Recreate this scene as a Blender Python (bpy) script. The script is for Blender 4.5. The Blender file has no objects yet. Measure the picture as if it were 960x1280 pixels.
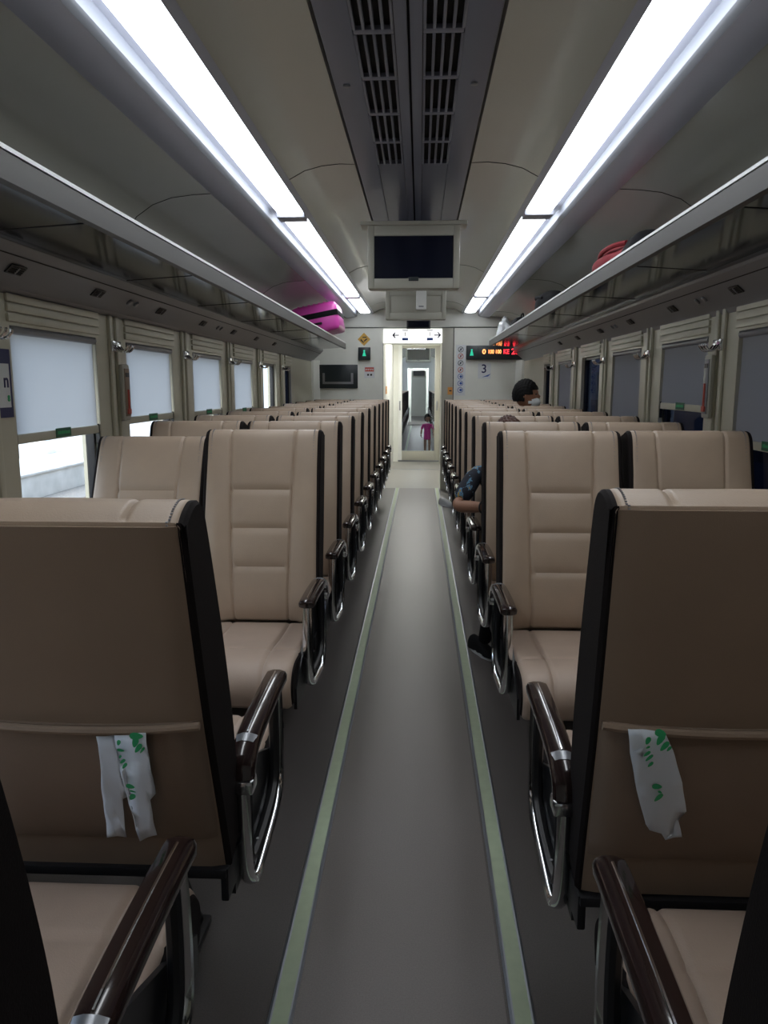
import bpy, bmesh, math, random
from mathutils import Vector, Matrix
random.seed(7)
SC = bpy.context.scene
COL = SC.collection
PI = math.pi
# ---------------------------------------------------------------- camera
cd = bpy.data.cameras.new('camera'); cam = bpy.data.objects.new('camera', cd); COL.objects.link(cam)
cd.sensor_fit = 'VERTICAL'; cd.sensor_height = 36.0; cd.lens = 961/1280*36
cd.clip_start = 0.02; cd.clip_end = 300
cam.location = (0.04, 0, 1.4)
cam.rotation_euler = (math.radians(90-9.337), 0, math.radians(2.645))
SC.camera = cam
# ---------------------------------------------------------------- world, light, exposure
w = bpy.data.worlds.new('world'); SC.world = w; w.use_nodes = True
wn = w.node_tree; bg = wn.nodes['Background']
sky = wn.nodes.new('ShaderNodeTexSky'); sky.sky_type = 'NISHITA'; sky.sun_disc = False
sky.sun_elevation = math.radians(48); sky.sun_rotation = math.radians(200); sky.air_density = 1.4; sky.dust_density = 4
mx = wn.nodes.new('ShaderNodeMix'); mx.data_type = 'RGBA'; mx.inputs[0].default_value = 0.85
mx.inputs[7].default_value = (0.85, 0.92, 1.0, 1)
wn.links.new(sky.outputs[0], mx.inputs[6]); wn.links.new(mx.outputs[2], bg.inputs[0])
bg.inputs[1].default_value = 2.2
LAMP = 8.0
SC.view_settings.view_transform = 'Standard'; SC.view_settings.look = 'None'
SC.view_settings.gamma = 1; SC.view_settings.use_curve_mapping = False
SC.view_settings.exposure = -0.08

# ---------------------------------------------------------------- materials
def mat(name, col, rough=0.5, metal=0.0, bump=0.0, bscale=200, var=0.0, vscale=8, coat=0.0, spec=0.5, emit=None, es=0.0, trans=0.0, stretch=None):
    m = bpy.data.materials.new(name); m.use_nodes = True
    nt = m.node_tree; b = nt.nodes['Principled BSDF']
    b.inputs['Base Color'].default_value = (*col, 1); b.inputs['Roughness'].default_value = rough
    b.inputs['Metallic'].default_value = metal; b.inputs['Specular IOR Level'].default_value = spec
    b.inputs['Coat Weight'].default_value = coat
    b.inputs['Transmission Weight'].default_value = trans
    tc = nt.nodes.new('ShaderNodeTexCoord'); mp = nt.nodes.new('ShaderNodeMapping')
    nt.links.new(tc.outputs['Object'], mp.inputs[0])
    if stretch: mp.inputs['Scale'].default_value = stretch
    if emit: b.inputs['Emission Color'].default_value = (*emit, 1); b.inputs['Emission Strength'].default_value = es
    if var > 0:
        n = nt.nodes.new('ShaderNodeTexNoise'); n.inputs['Scale'].default_value = vscale; n.inputs['Detail'].default_value = 5
        nt.links.new(mp.outputs[0], n.inputs['Vector'])
        r = nt.nodes.new('ShaderNodeMapRange'); r.inputs[1].default_value = 0.3; r.inputs[2].default_value = 0.7
        r.inputs[3].default_value = 1-var; r.inputs[4].default_value = 1+var
        nt.links.new(n.outputs[0], r.inputs[0])
        v = nt.nodes.new('ShaderNodeVectorMath'); v.operation = 'SCALE'; v.inputs[0].default_value = col
        nt.links.new(r.outputs[0], v.inputs['Scale']); nt.links.new(v.outputs[0], b.inputs['Base Color'])
    if bump > 0:
        n = nt.nodes.new('ShaderNodeTexNoise'); n.inputs['Scale'].default_value = bscale; n.inputs['Detail'].default_value = 4
        nt.links.new(mp.outputs[0], n.inputs['Vector'])
        k = nt.nodes.new('ShaderNodeBump'); k.inputs['Strength'].default_value = bump; k.inputs['Distance'].default_value = 0.002
        nt.links.new(n.outputs[0], k.inputs['Height']); nt.links.new(k.outputs[0], b.inputs['Normal'])
    return m
M = {}
M['leather'] = mat('beige leather', (.44, .335, .25), .42, bump=.25, bscale=350, var=.05)
M['leather2'] = mat('cushion leather', (.44, .335, .265), .40, bump=.25, bscale=350, var=.05)
M['dark_leather'] = mat('dark brown leather', (.012, .009, .009), .75, spec=.15, bump=.3, bscale=350)
M['back_fabric'] = mat('brown seat back vinyl', (.27, .195, .14), .55, bump=.2, bscale=500, var=.04)
M['pocket_fabric'] = mat('brown pocket vinyl', (.235, .168, .122), .6, bump=.3, bscale=500, var=.05)
M['stitch'] = mat('grey stitching thread', (.30, .29, .30), .8)
M['pad'] = mat('dark polished brown wood resin', (.024, .013, .012), .16, coat=.5)
M['chrome'] = mat('chrome', (.72, .73, .75), .13, metal=1)
M['steel'] = mat('dull steel', (.30, .31, .33), .35, metal=.9)
M['black'] = mat('black painted metal', (.012, .012, .014), .4)
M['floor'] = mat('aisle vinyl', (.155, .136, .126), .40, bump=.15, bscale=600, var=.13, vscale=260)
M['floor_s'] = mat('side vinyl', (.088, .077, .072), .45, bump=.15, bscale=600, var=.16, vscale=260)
M['glow'] = mat('pale green marking strip', (.44, .52, .36), .5, var=.05, vscale=30)
M['alu'] = mat('brushed aluminium edge', (.42, .45, .50), .35, metal=.8)
M['wall'] = mat('cream wall panel', (.56, .54, .43), .35, var=.02)
M['wallw'] = mat('pale end wall panel', (.80, .81, .75), .4, var=.02)
M['white'] = mat('white panel', (.85, .86, .83), .35)
M['ceil'] = mat('glossy beige ceiling', (.56, .56, .495), .24, coat=.3)
M['ceilgrey'] = mat('blue grey metal trim', (.46, .48, .57), .35, metal=.15)
M['trimlt'] = mat('light aluminium trim', (.26, .28, .32), .45, metal=.1)
M['groove'] = mat('dark gap', (.012, .012, .013), .7)
M['panel'] = mat('grey centre panel', (.20, .21, .27), .35, metal=.2)
M['fascia'] = mat('grey fascia panel', (.20, .205, .225), .3)
M['underside'] = mat('dark glossy rack glass', (.010, .011, .012), .10, spec=.45)
M['rail'] = mat('rack rail', (.062, .060, .057), .5)
M['edge'] = mat('rack edge highlight', (.92, .94, .96), .25)  # lamp highlight on the metal rail edge, painted as plain white
M['vlamp'] = mat('bright vestibule diffuser', (.9, .9, .9), .5, emit=(1, .99, .95), es=14)
M['screen'] = mat('tv screen', (.008, .010, .022), .10)
M['tvbody'] = mat('beige plastic housing', (.42, .41, .35), .4)
M['green'] = mat('green tag', (.012, .13, .065), .5)
M['greenpr'] = mat('green print', (.03, .42, .16), .5)
M['navy'] = mat('navy print', (.015, .02, .10), .5)
M['blue'] = mat('blue print', (.05, .12, .42), .5)
M['yellow'] = mat('amber sign', (.62, .36, .06), .5)
M['orange'] = mat('orange sticker', (.70, .32, .08), .5)
M['red'] = mat('red print', (.55, .10, .07), .5)
M['paper'] = mat('white paper', (.72, .74, .76), .6)
M['ledo'] = mat('orange led digits', (.9, .3, .1), .5, emit=(1, .33, .10), es=3.2)
M['ledr'] = mat('red led digits', (.9, .05, .05), .5, emit=(1, .03, .05), es=2.6)
M['ledg'] = mat('green lamp pictogram', (.03, .5, .35), .5, emit=(.03, .8, .45), es=.5)
M['boxdk'] = mat('dark display box', (.02, .028, .032), .3)
M['lamp'] = mat('lamp diffuser', (.9, .9, .9), .5, emit=(.93, .97, 1.0), es=LAMP)
M['signlit'] = mat('backlit white sign', (.9, .9, .9), .5, emit=(1, 1, .97), es=1.3)
M['pink'] = mat('pink shell plastic', (.62, .07, .40), .3, var=.03)
M['redfab'] = mat('red bag fabric', (.20, .005, .014), .85, bump=.4, bscale=60)
M['blackfab'] = mat('black fabric', (.007, .007, .009), .9, spec=.2, bump=.4, bscale=120)
M['plasticbag'] = mat('pale plastic bag', (.60, .62, .65), .2, bump=.8, bscale=40)
M['skin'] = mat('skin', (.34, .17, .105), .5)
M['hair'] = mat('black hair', (.005, .0045, .0045), .7, spec=.2, bump=.6, bscale=150)
M['hairb'] = mat('brown hair', (.07, .025, .015), .45, bump=.6, bscale=150)
M['mask'] = mat('white face mask', (.75, .78, .8), .7)
M['magenta'] = mat('magenta cloth', (.55, .02, .22), .7)
M['platform'] = mat('platform concrete', (.58, .56, .52), .8, var=.15, vscale=2)
M['ballast'] = mat('track ballast', (.30, .28, .25), .9, var=.3, vscale=20)
M['rust'] = mat('rail steel', (.20, .13, .09), .5, metal=.4)
M['outtrain'] = mat('dark blue train side', (.022, .03, .06), .4)
M['heater'] = mat('grey green heater panel', (.10, .118, .12), .5)
M['lightfloor'] = mat('pale vestibule floor', (.25, .24, .22), .35)
def blindmat(name, col, tr):
    m = bpy.data.materials.new(name); m.use_nodes = True; nt = m.node_tree
    b = nt.nodes['Principled BSDF']; b.inputs['Base Color'].default_value = (*col, 1); b.inputs['Roughness'].default_value = .8
    t = nt.nodes.new('ShaderNodeBsdfTranslucent'); t.inputs[0].default_value = (.84, .86, .88, 1)
    x = nt.nodes.new('ShaderNodeMixShader'); x.inputs[0].default_value = tr
    nt.links.new(b.outputs[0], x.inputs[1]); nt.links.new(t.outputs[0], x.inputs[2])
    nt.links.new(x.outputs[0], nt.nodes['Material Output'].inputs[0]); return m
M['blind'] = blindmat('pale grey roller blind', (.42, .43, .45), .27)
M['bagfilm'] = blindmat('white bag film', (.86, .92, 1.0), .2)
def glassmat(name, tint=(.9, .95, 1)):
    m = bpy.data.materials.new(name); m.use_nodes = True; nt = m.node_tree
    g = nt.nodes.new('ShaderNodeBsdfGlossy'); g.inputs['Roughness'].default_value = .02
    t = nt.nodes.new('ShaderNodeBsdfTransparent'); t.inputs[0].default_value = (*tint, 1)
    x = nt.nodes.new('ShaderNodeMixShader')
    x.inputs[0].default_value = .06; nt.links.new(t.outputs[0], x.inputs[1]); nt.links.new(g.outputs[0], x.inputs[2])
    nt.links.new(x.outputs[0], nt.nodes['Material Output'].inputs[0]); return m
M['glass'] = glassmat('window glass')
M['glasst'] = glassmat('tinted window glass', (.22, .26, .36))
# printed shirt
def shirtmat():
    m = mat('patterned shirt', (.02, .025, .04), .8); nt = m.node_tree; b = nt.nodes['Principled BSDF']
    tc = nt.nodes.new('ShaderNodeTexCoord'); n = nt.nodes.new('ShaderNodeTexNoise'); n.inputs['Scale'].default_value = 22; n.inputs['Detail'].default_value = 3
    r = nt.nodes.new('ShaderNodeValToRGB'); r.color_ramp.interpolation = 'CONSTANT'
    e = r.color_ramp.elements; e[0].position = 0; e[0].color = (.015, .018, .03, 1); e[1].position = .53; e[1].color = (.10, .22, .34, 1)
    k = e.new(.60); k.color = (.45, .30, .04, 1); k = e.new(.64); k.color = (.02, .025, .04, 1)
    nt.links.new(tc.outputs['Object'], n.inputs['Vector']); nt.links.new(n.outputs[0], r.inputs[0]); nt.links.new(r.outputs[0], b.inputs['Base Color']); return m
M['shirt'] = shirtmat()

# ---------------------------------------------------------------- mesh helpers
class MB:
    def __init__(s): s.v = []; s.f = []; s.m = []; s.mats = []
    def mi(s, m):
        if m not in s.mats: s.mats.append(m)
        return s.mats.index(m)
    def add(s, vs, fs, m):
        o = len(s.v); k = s.mi(m); s.v += [tuple(v) for v in vs]
        for f in fs: s.f.append(tuple(i+o for i in f)); s.m.append(k)
        return s
    def box(s, x0, x1, y0, y1, z0, z1, m, bev=0.0):
        if x0 > x1: x0, x1 = x1, x0
        if y0 > y1: y0, y1 = y1, y0
        if z0 > z1: z0, z1 = z1, z0
        bm = bmesh.new()
        bmesh.ops.create_cube(bm, size=1)
        for v in bm.verts: v.co = Vector((x0+(v.co.x+.5)*(x1-x0), y0+(v.co.y+.5)*(y1-y0), z0+(v.co.z+.5)*(z1-z0)))
        if bev > 0: bmesh.ops.bevel(bm, geom=bm.edges[:], offset=min(bev, .49*min(x1-x0, y1-y0, z1-z0)), segments=2, affect='EDGES', profile=.6)
        bm.verts.index_update()
        s.add([v.co[:] for v in bm.verts], [[v.index for v in f.verts] for f in bm.faces], m); bm.free(); return s
    def tube(s, pts, r, m, n=8, closed=False, sx=1.0, caps=True):
        """sweep; sx scales the section along world x (oval)"""
        P = [Vector(p) for p in pts]; N = len(P); vs = []; fs = []
        rr = r if isinstance(r, (list, tuple)) else [r]*N
        up = None
        for i in range(N):
            if closed: d = P[(i+1) % N]-P[i-1]
            else: d = P[min(i+1, N-1)]-P[max(i-1, 0)]
            d.normalize()
            if up is None:
                up = Vector((1, 0, 0)) if abs(d.x) < .9 else Vector((0, 0, 1))
            a = (up - d*up.dot(d)).normalized(); b = d.cross(a); up = a
            for k in range(n):
                t = 2*PI*k/n; vs.append(P[i]+a*(math.cos(t)*rr[i]*sx)+b*(math.sin(t)*rr[i]))
        for i in range(N if closed else N-1):
            j = (i+1) % N
            for k in range(n): fs.append((i*n+k, i*n+(k+1) % n, j*n+(k+1) % n, j*n+k))
        if not closed and caps: fs.append(tuple(range(n))[::-1]); fs.append(tuple((N-1)*n+k for k in range(n)))
        return s.add(vs, fs, m)
    def prism(s, poly, a0, a1, axis, m):
        """extrude polygon of (p,q) along axis: 'x'->(a,p,q) 'y'->(p,a,q) 'z'->(p,q,a)"""
        f = {'x': lambda a, p, q: (a, p, q), 'y': lambda a, p, q: (p, a, q), 'z': lambda a, p, q: (p, q, a)}[axis]
        n = len(poly); vs = [f(a0, *p) for p in poly]+[f(a1, *p) for p in poly]
        fs = [(i, (i+1) % n, n+(i+1) % n, n+i) for i in range(n)]+[tuple(range(n))[::-1], tuple(range(n, 2*n))]
        return s.add(vs, fs, m)
    def lathe(s, prof, m, n=20, c=(0, 0, 0), axis='z'):
        vs = []; fs = []
        for (r, h) in prof:
            for k in range(n):
                t = 2*PI*k/n; p = (math.cos(t)*r, math.sin(t)*r, h)
                if axis == 'x': p = (p[2], p[0], p[1])
                if axis == 'y': p = (p[0], p[2], p[1])
                vs.append((p[0]+c[0], p[1]+c[1], p[2]+c[2]))
        for i in range(len(prof)-1):
            for k in range(n): fs.append((i*n+k, i*n+(k+1) % n, (i+1)*n+(k+1) % n, (i+1)*n+k))
        fs.append(tuple(range(n))[::-1]); fs.append(tuple((len(prof)-1)*n+k for k in range(n)))
        return s.add(vs, fs, m)
    def build(s, name, parent=None, smooth=30, loc=None):
        me = bpy.data.meshes.new(name); me.from_pydata(s.v, [], s.f); me.update()
        for m in s.mats: me.materials.append(M[m])
        for p, k in zip(me.polygons, s.m): p.material_index = k
        bm = bmesh.new(); bm.from_mesh(me); bmesh.ops.recalc_face_normals(bm, faces=bm.faces); bm.to_mesh(me); bm.free()
        if smooth:
            for p in me.polygons: p.use_smooth = True
            try: me.set_sharp_from_angle(angle=math.radians(smooth))
            except Exception: pass
        o = bpy.data.objects.new(name, me); COL.objects.link(o)
        if parent: o.parent = parent
        if loc: o.location = loc
        return o
def tag(o, label=None, cat=None, group=None, kind=None):
    if label: o['label'] = label
    if cat: o['category'] = cat
    if group: o['group'] = group
    if kind: o['kind'] = kind
    return o
def empty(name, loc=(0, 0, 0), label=None, cat=None, group=None, rz=0):
    o = bpy.data.objects.new(name, None); o.empty_display_size = .1; COL.objects.link(o); o.location = loc; o.rotation_euler.z = rz
    return tag(o, label, cat, group)
def copy_tree(o, parent=None):
    c = o.copy(); COL.objects.link(c)
    if parent: c.parent = parent
    for ch in list(o.children): copy_tree(ch, c)
    return c
def struct(o): o['kind'] = 'structure'; return o
def text_mesh(s, size, m, name, parent, loc, rot, depth=.001, align='CENTER', sx=1):
    cu = bpy.data.curves.new(name, 'FONT'); cu.body = s; cu.size = size; cu.extrude = depth; cu.align_x = align; cu.align_y = 'CENTER'; cu.offset = size*.012
    t = bpy.data.objects.new(name, cu); COL.objects.link(t); dg = bpy.context.evaluated_depsgraph_get()
    me = bpy.data.meshes.new_from_object(t.evaluated_get(dg)); me.materials.clear(); me.materials.append(M[m]); bpy.data.objects.remove(t)
    o = bpy.data.objects.new(name, me); COL.objects.link(o); o.parent = parent; o.location = loc; o.rotation_euler = rot; o.scale = (sx, 1, 1); return o
def catmull(pts, n=6, closed=False):
    P = [Vector(p) for p in pts]; out = []; N = len(P)
    R = range(N) if closed else range(N-1)
    for i in R:
        p0 = P[(i-1) % N] if closed or i > 0 else P[0]; p1 = P[i]; p2 = P[(i+1) % N]; p3 = P[(i+2) % N] if closed or i+2 < N else P[-1]
        for k in range(n):
            t = k/n
            out.append(.5*((2*p1)+(p2-p0)*t+(2*p0-5*p1+4*p2-p3)*t*t+(3*p1-p0-3*p2+p3)*t**3))
    if not closed: out.append(P[-1])
    return out

# ---------------------------------------------------------------- floor
Y0, YE = -1.3, 10.4          # main saloon
XW = 1.4
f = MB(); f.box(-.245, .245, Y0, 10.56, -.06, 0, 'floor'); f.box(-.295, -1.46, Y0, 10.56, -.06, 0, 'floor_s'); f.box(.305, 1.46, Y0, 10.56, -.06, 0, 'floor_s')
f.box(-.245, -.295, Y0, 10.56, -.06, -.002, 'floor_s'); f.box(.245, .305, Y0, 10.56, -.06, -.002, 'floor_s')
f.box(-1.46, 1.46, 10.56, 12.95, -.06, 0, 'lightfloor'); f.box(-1.46, 1.46, 12.95, 12.98, -.06, .004, 'alu'); f.box(-1.46, 1.46, 12.98, 15.2, -.06, .0, 'lightfloor')
f.box(-1.46, 1.46, 15.2, 28.2, -.06, 0, 'floor')
struct(f.build('floor'))
def strip(x, y0, y1, label, group=None):
    r = empty('floor_marking_strip', (x, y0, 0), label, 'floor strip', group)
    wv = .029; L = y1-y0
    MB().box(-.019, .019, 0, L, -.002, .003, 'glow').build('luminous_insert', r, 0)
    e = MB()
    for sgn in (-1, 1): e.prism([(sgn*.019, -.002), (sgn*.019, .0045), (sgn*.023, .005), (sgn*wv, .001), (sgn*wv, -.002)], 0, L, 'y', 'alu')
    e.build('metal_edge', r, 0)
strip(-.262, Y0, 10.56, 'pale green floor marking strip with metal edges on the left of the aisle')
strip(.281, Y0, 10.56, 'pale green floor marking strip with metal edges on the right of the aisle')

# ---------------------------------------------------------------- side walls with windows
WIN = [(.50, 1.22), (1.60, 2.32), (2.70, 3.43), (3.78, 4.49), (4.90, 5.61), (6.0, 6.66), (7.12, 7.77), (8.27, 8.66)]
def side_wall(sgn, name, y0, y1, wins, zt, zb=.85, zfull=2.0):
    m = MB(); xi, xo = sgn*XW, sgn*(XW+.09)
    m.box(xi, xo, y0, y1, 0, zb, 'wall'); m.box(xi, xo, y0, y1, zt, zfull, 'wall')
    e = [y0]+[v for ab in wins for v in ab]+[y1]
    for i in range(0, len(e), 2): m.box(xi, xo, e[i], e[i+1], zb, zt, 'wall')
    for (a, b) in wins:                                   # raised pillars edges and grooved header
        for k in range(3): m.box(sgn*(XW-.012), xi, a-.02, b+.02, zt+.012+k*.034, zt+.040+k*.034, 'wall', .004)
        m.box(sgn*(XW-.02), xi, a-.03, b+.03, zb-.03, zb, 'wall', .006)
    m.box(sgn*(XW-.05), xi, y0, y1, 0.0, .10, 'heater')
    return struct(m.build(name))
side_wall(-1, 'wall_left', Y0, YE, WIN, 1.61)
side_wall(1, 'wall_right', Y0, YE, WIN, 1.63)
nwin = 0
def window(sgn, a, b, zt, zb, glass='glass', parts=True):
    global nwin; nwin += 1
    r = empty('window_%d' % nwin, (sgn*(XW+.045), (a+b)/2, zb)); r['kind'] = 'structure'
    h = zt-zb; L = (b-a)/2
    MB().box(-.003, .003, -L, L, 0, h, glass).build('pane', r, 0)
    fr = MB()
    fr.box(-.02, .02, -L, -L+.022, 0, h, 'black', .003).box(-.02, .02, L-.022, L, 0, h, 'black', .003).box(-.02, .02, -L+.022, L-.022, 0, .022, 'black', .003).box(-.02, .02, -L+.022, L-.022, h-.022, h, 'black', .003)
    fr.build('window_frame', r); return r
for sgn, zt in ((-1, 1.61), (1, 1.63)):
    for i, (a, b) in enumerate(WIN): window(sgn, a, b, zt, .85, 'glasst' if sgn > 0 or i == 7 else 'glass')
blind0 = {}
def blind(sgn, a, b, zt, zb, label, group=None, stain=False):
    r = empty('roller_blind', (sgn*(XW+.012), (a+b)/2, zt), label, 'window blind', group)
    L = (b-a)/2-.004; h = zt-zb
    vs = []; fs = []; ny = 10; nz = 12
    for j in range(nz+1):
        for i in range(ny+1):
            y = -L+.008+i*(2*L-.016)/ny; z = -.010-(h-.035)*j/nz
            vs.append((sgn*.0015*math.sin(i*1.3+j*.4), y, z))
    for j in range(nz):
        for i in range(ny): q = j*(ny+1)+i; fs.append((q, q+1, q+ny+2, q+ny+1))
    MB().add(vs, fs, 'blind').build('blind_fabric', r, 60)
    MB().lathe([(.015, -L), (.015, L)], 'fascia', 14, (-sgn*.002, 0, -.015), 'y').build('roller_tube', r)
    bar = MB().box(-.008, .008, -L+.008, L-.008, -h, -h+.035, 'wall', .004).build('bottom_bar', r)
    tg = MB().box(-sgn*.009, -sgn*.012, -.065, .065, -h+.006, -h+.042, 'green')
    tg.build('green_pull_tab', r, 0)['label'] = 'dark green pull tab with pale lettering'
    tt = MB()
    for k in range(9):
        tt.box(-sgn*.012, -sgn*.013, -.052+k*.012, -.045+k*.012+random.random()*.003, -h+.018, -h+.028+random.random()*.004, 'greenpr')
    tt.build('tab_lettering', bar, 0)
    for q in (-1, 1): MB().box(-.008, .008, q*L, q*(L-.006), -h-.05, -h+.04, 'black').build('edge_guide', r)
    return r
ords = ['nearest', 'second', 'third', 'fourth', 'fifth', 'sixth', 'seventh']
Lb = {0: 1.35, 1: 1.25, 2: 1.19, 3: 1.21, 4: 1.20, 5: 1.18}
LL = {2: 'pale backlit roller blind in the nearest left window, above a bright strip of platform', 3: 'pale roller blind in the second left window in view, behind the narrow brown hammer case', 4: 'pale roller blind in the third left window in view', 5: 'pale roller blind in the fourth left window, last lowered one there'}
for i, zb in Lb.items():
    blind(-1, *WIN[i], 1.61, zb, LL.get(i, 'roller blind of a left window behind the camera, %s from rear wall' % ords[i]))
Rb = {0: 1.3, 1: 1.1, 2: 1.14, 3: 1.27, 4: 1.12, 6: .9}
RL = {2: 'grey roller blind in the nearest right window, green tab at the picture edge', 3: 'grey roller blind in the second right window, above a blue lit gap', 4: 'grey roller blind in the third right window, just beyond the chrome hook without a case', 6: 'grey roller blind in the fifth right window, beyond the one uncovered dark pane'}
for i, zb in Rb.items():
    blind(1, *WIN[i], 1.63, zb, RL.get(i, 'roller blind of a right window behind the camera, %s from rear wall' % ords[i]))
# pillar covers with coat hooks
PIL = [2.51, 3.605, 4.695, 5.805, 6.89, 8.02]
def pillar_bits(sgn, y, zt, label, hook):
    r = empty('pillar_cover', (sgn*XW, y, .9), label, 'pillar trim')
    for dy in (-.045, .03):
        m = MB(); m.box(-sgn*.016, 0, dy, dy+.034, .0, zt-.9+.11, 'wall', .007); m.build('cover_strip', r)
    if hook:
        k = empty('coat_hook', (sgn*(XW-.016), y, 1.575), hook, 'coat hook')
        MB().box(-sgn*.012, 0, -.05, .05, -.02, .03, 'chrome', .005).build('back_plate', k)
        for dy in (-.035, 0, .035):
            pts = catmull([(-sgn*.012, dy, .005), (-sgn*.03, dy, -.016), (-sgn*.055, dy, -.018), (-sgn*.072, dy, .0), (-sgn*.074, dy, .012)], 4)
            MB().tube(pts, .0055, 'chrome', 7).build('hook_arm', k)
near = ['beside the wall poster', 'above the narrow case', 'third along', 'fourth along', 'fifth along', 'last before the dark window']
for s, sd, zt in ((-1, 'left', 1.61), (1, 'right', 1.63)):
    for i, y in enumerate(PIL):
        if s > 0 and i == 0: pass
        pillar_bits(s, y, zt, 'cream double pillar strip between %s windows, %s' % (sd, near[i] if not (s > 0 and i == 0) else 'nearest the camera'),
                    'chrome coat hook high on a %s window pillar, %s' % (sd, near[i] if not (s > 0 and i == 0) else 'nearest the camera'))
# narrow hammer cases
for s, sd in ((-1, 'left'), (1, 'right')):
    z0, z1 = (1.235, 1.50) if s < 0 else (1.25, 1.54)
    r = empty('hammer_case', (s*(XW-.016), 3.67, z0), 'narrow upright %s case on the nearest full pillar of the %s wall' % ('brown faced' if s < 0 else 'grey emergency', sd), 'emergency case')
    h = z1-z0
    MB().box(-s*.022, 0, -.045, .045, 0, h, 'tvbody', .012).build('case_body', r)
    MB().box(-s*.0225, -s*.026, -.03, .03, .02, h-.02, 'back_fabric' if s < 0 else 'fascia', .003).build('case_window', r)
    MB().tube([(-s*.028, 0, .03), (-s*.028, 0, h*.55)], .006, 'red', 8).box(-s*.024, -s*.034, -.018, .018, .03, .055, 'red', .003).build('hammer', r)
    MB().box(-s*.026, -s*.028, -.02, .02, h-.06, h-.04, 'black').build('case_label', r)
# poster left
r = empty('wall_poster', (-(XW-.004), 2.575, 1.29), 'white and navy information poster cut by the left picture edge', 'poster')
MB().box(-.002, .003, -.10, .10, 0, .235, 'navy').build('poster_frame', r, 0)
MB().box(.003, .0045, -.085, .085, .035, .185, 'paper').build('poster_sheet', r, 0)
text_mesh('n', .07, 'navy', 'poster_lettering', r, (.0055, .06, .125), (PI/2, 0, PI/2))
text_mesh('8', .03, 'greenpr', 'poster_lettering', r, (.0055, .07, .065), (PI/2, 0, PI/2))

# ---------------------------------------------------------------- ceiling shell
ARC = [(.93, 2.285), (1.03, 2.280), (1.13, 2.268), (1.22, 2.238), (1.30, 2.185), (1.36, 2.10), (1.39, 2.0)]
def ceil_profile():
    half = [(.0, 2.412), (.262, 2.412), (.30, 2.405), (.40, 2.40), (.50, 2.375), (.575, 2.345)]
    return half
def ceiling(name, y0, y1):
    m = MB()
    for s in (-1, 1):
        inner = [(0, 2.425), (.262, 2.425), (.268, 2.405), (.34, 2.408), (.42, 2.400), (.50, 2.380), (.572, 2.342)]
        up = [(.572, 2.50), (0, 2.50)]
        m.prism([(s*x, z) for x, z in inner+up], y0, y1, 'y', 'ceil')
        # recess above lamp
        m.box(s*.572, s*.80, y0, y1, 2.352, 2.50, 'ceilgrey')
        # outer trim and curved panel above the rack
        m.prism([(s*.80, 2.50), (s*.80, 2.30), (s*.812, 2.292), (s*.93, 2.272), (s*.93, 2.50)], y0, y1, 'y', 'ceilgrey')
        arc = ARC+[(1.40, 1.90)]
        m.prism([(s*x, z) for x, z in arc]+[(s*1.49, 1.90), (s*1.49, 2.50), (s*.93, 2.50)], y0, y1, 'y', 'ceil')
    return struct(m.build(name, smooth=35))
ceiling('ceiling', Y0, YE)
n = 0
for s in (-1, 1):       # bright trim line beside the lamps, dark edge lines
    n += 1
    m = MB().prism([(s*.790, 2.352), (s*.790, 2.308), (s*.796, 2.300), (s*.812, 2.292), (s*.812, 2.352)], Y0, YE, 'y', 'trimlt')
    struct(m.build('trim_%d' % n))
    n += 1
    m = MB().prism([(s*.572, 2.344), (s*.600, 2.328), (s*.604, 2.352), (s*.572, 2.352)], Y0, YE, 'y', 'ceilgrey')
    struct(m.build('trim_%d' % n))
# cross seams in the ceiling skin
m = MB()
for y in (.2, 3.74, 6.75, 9.6):
    for s in (-1, 1):
        m.tube([(s*.268, y, 2.406), (s*.34, y, 2.408), (s*.42, y, 2.400), (s*.50, y, 2.380), (s*.572, y, 2.342)], .0025, 'groove', 5)
        m.tube([(s*x, y, z) for x, z in ARC], .0025, 'groove', 5)
n += 1; struct(m.build('trim_%d' % n))
# ceiling lamps
def lamp(s, y0, y1, label):
    r = empty('ceiling_light', (s*.672, y0, 2.335), label, 'ceiling light')
    L = y1-y0
    MB().prism([(-.072, .0), (-.064, -.014), (-.04, -.020), (0, -.022), (.04, -.020), (.064, -.014), (.072, 0), (.072, .010), (-.072, .010)], 0, L, 'y', 'lamp').build('diffuser', r)
    MB().box(-.076, .076, -.125, -.001, -.030, .017, 'ceilgrey', .003).build('end_frame', r)
for s, sd in ((-1, 'left'), (1, 'right')):
    for (a, b, nm) in ((.1, 4.36, 'long nearest'), (4.49, 8.25, 'middle'), (8.37, 10.1, 'short last')):
        lamp(s, a, b, '%s white light panel of the %s ceiling row' % (nm, sd))
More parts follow.
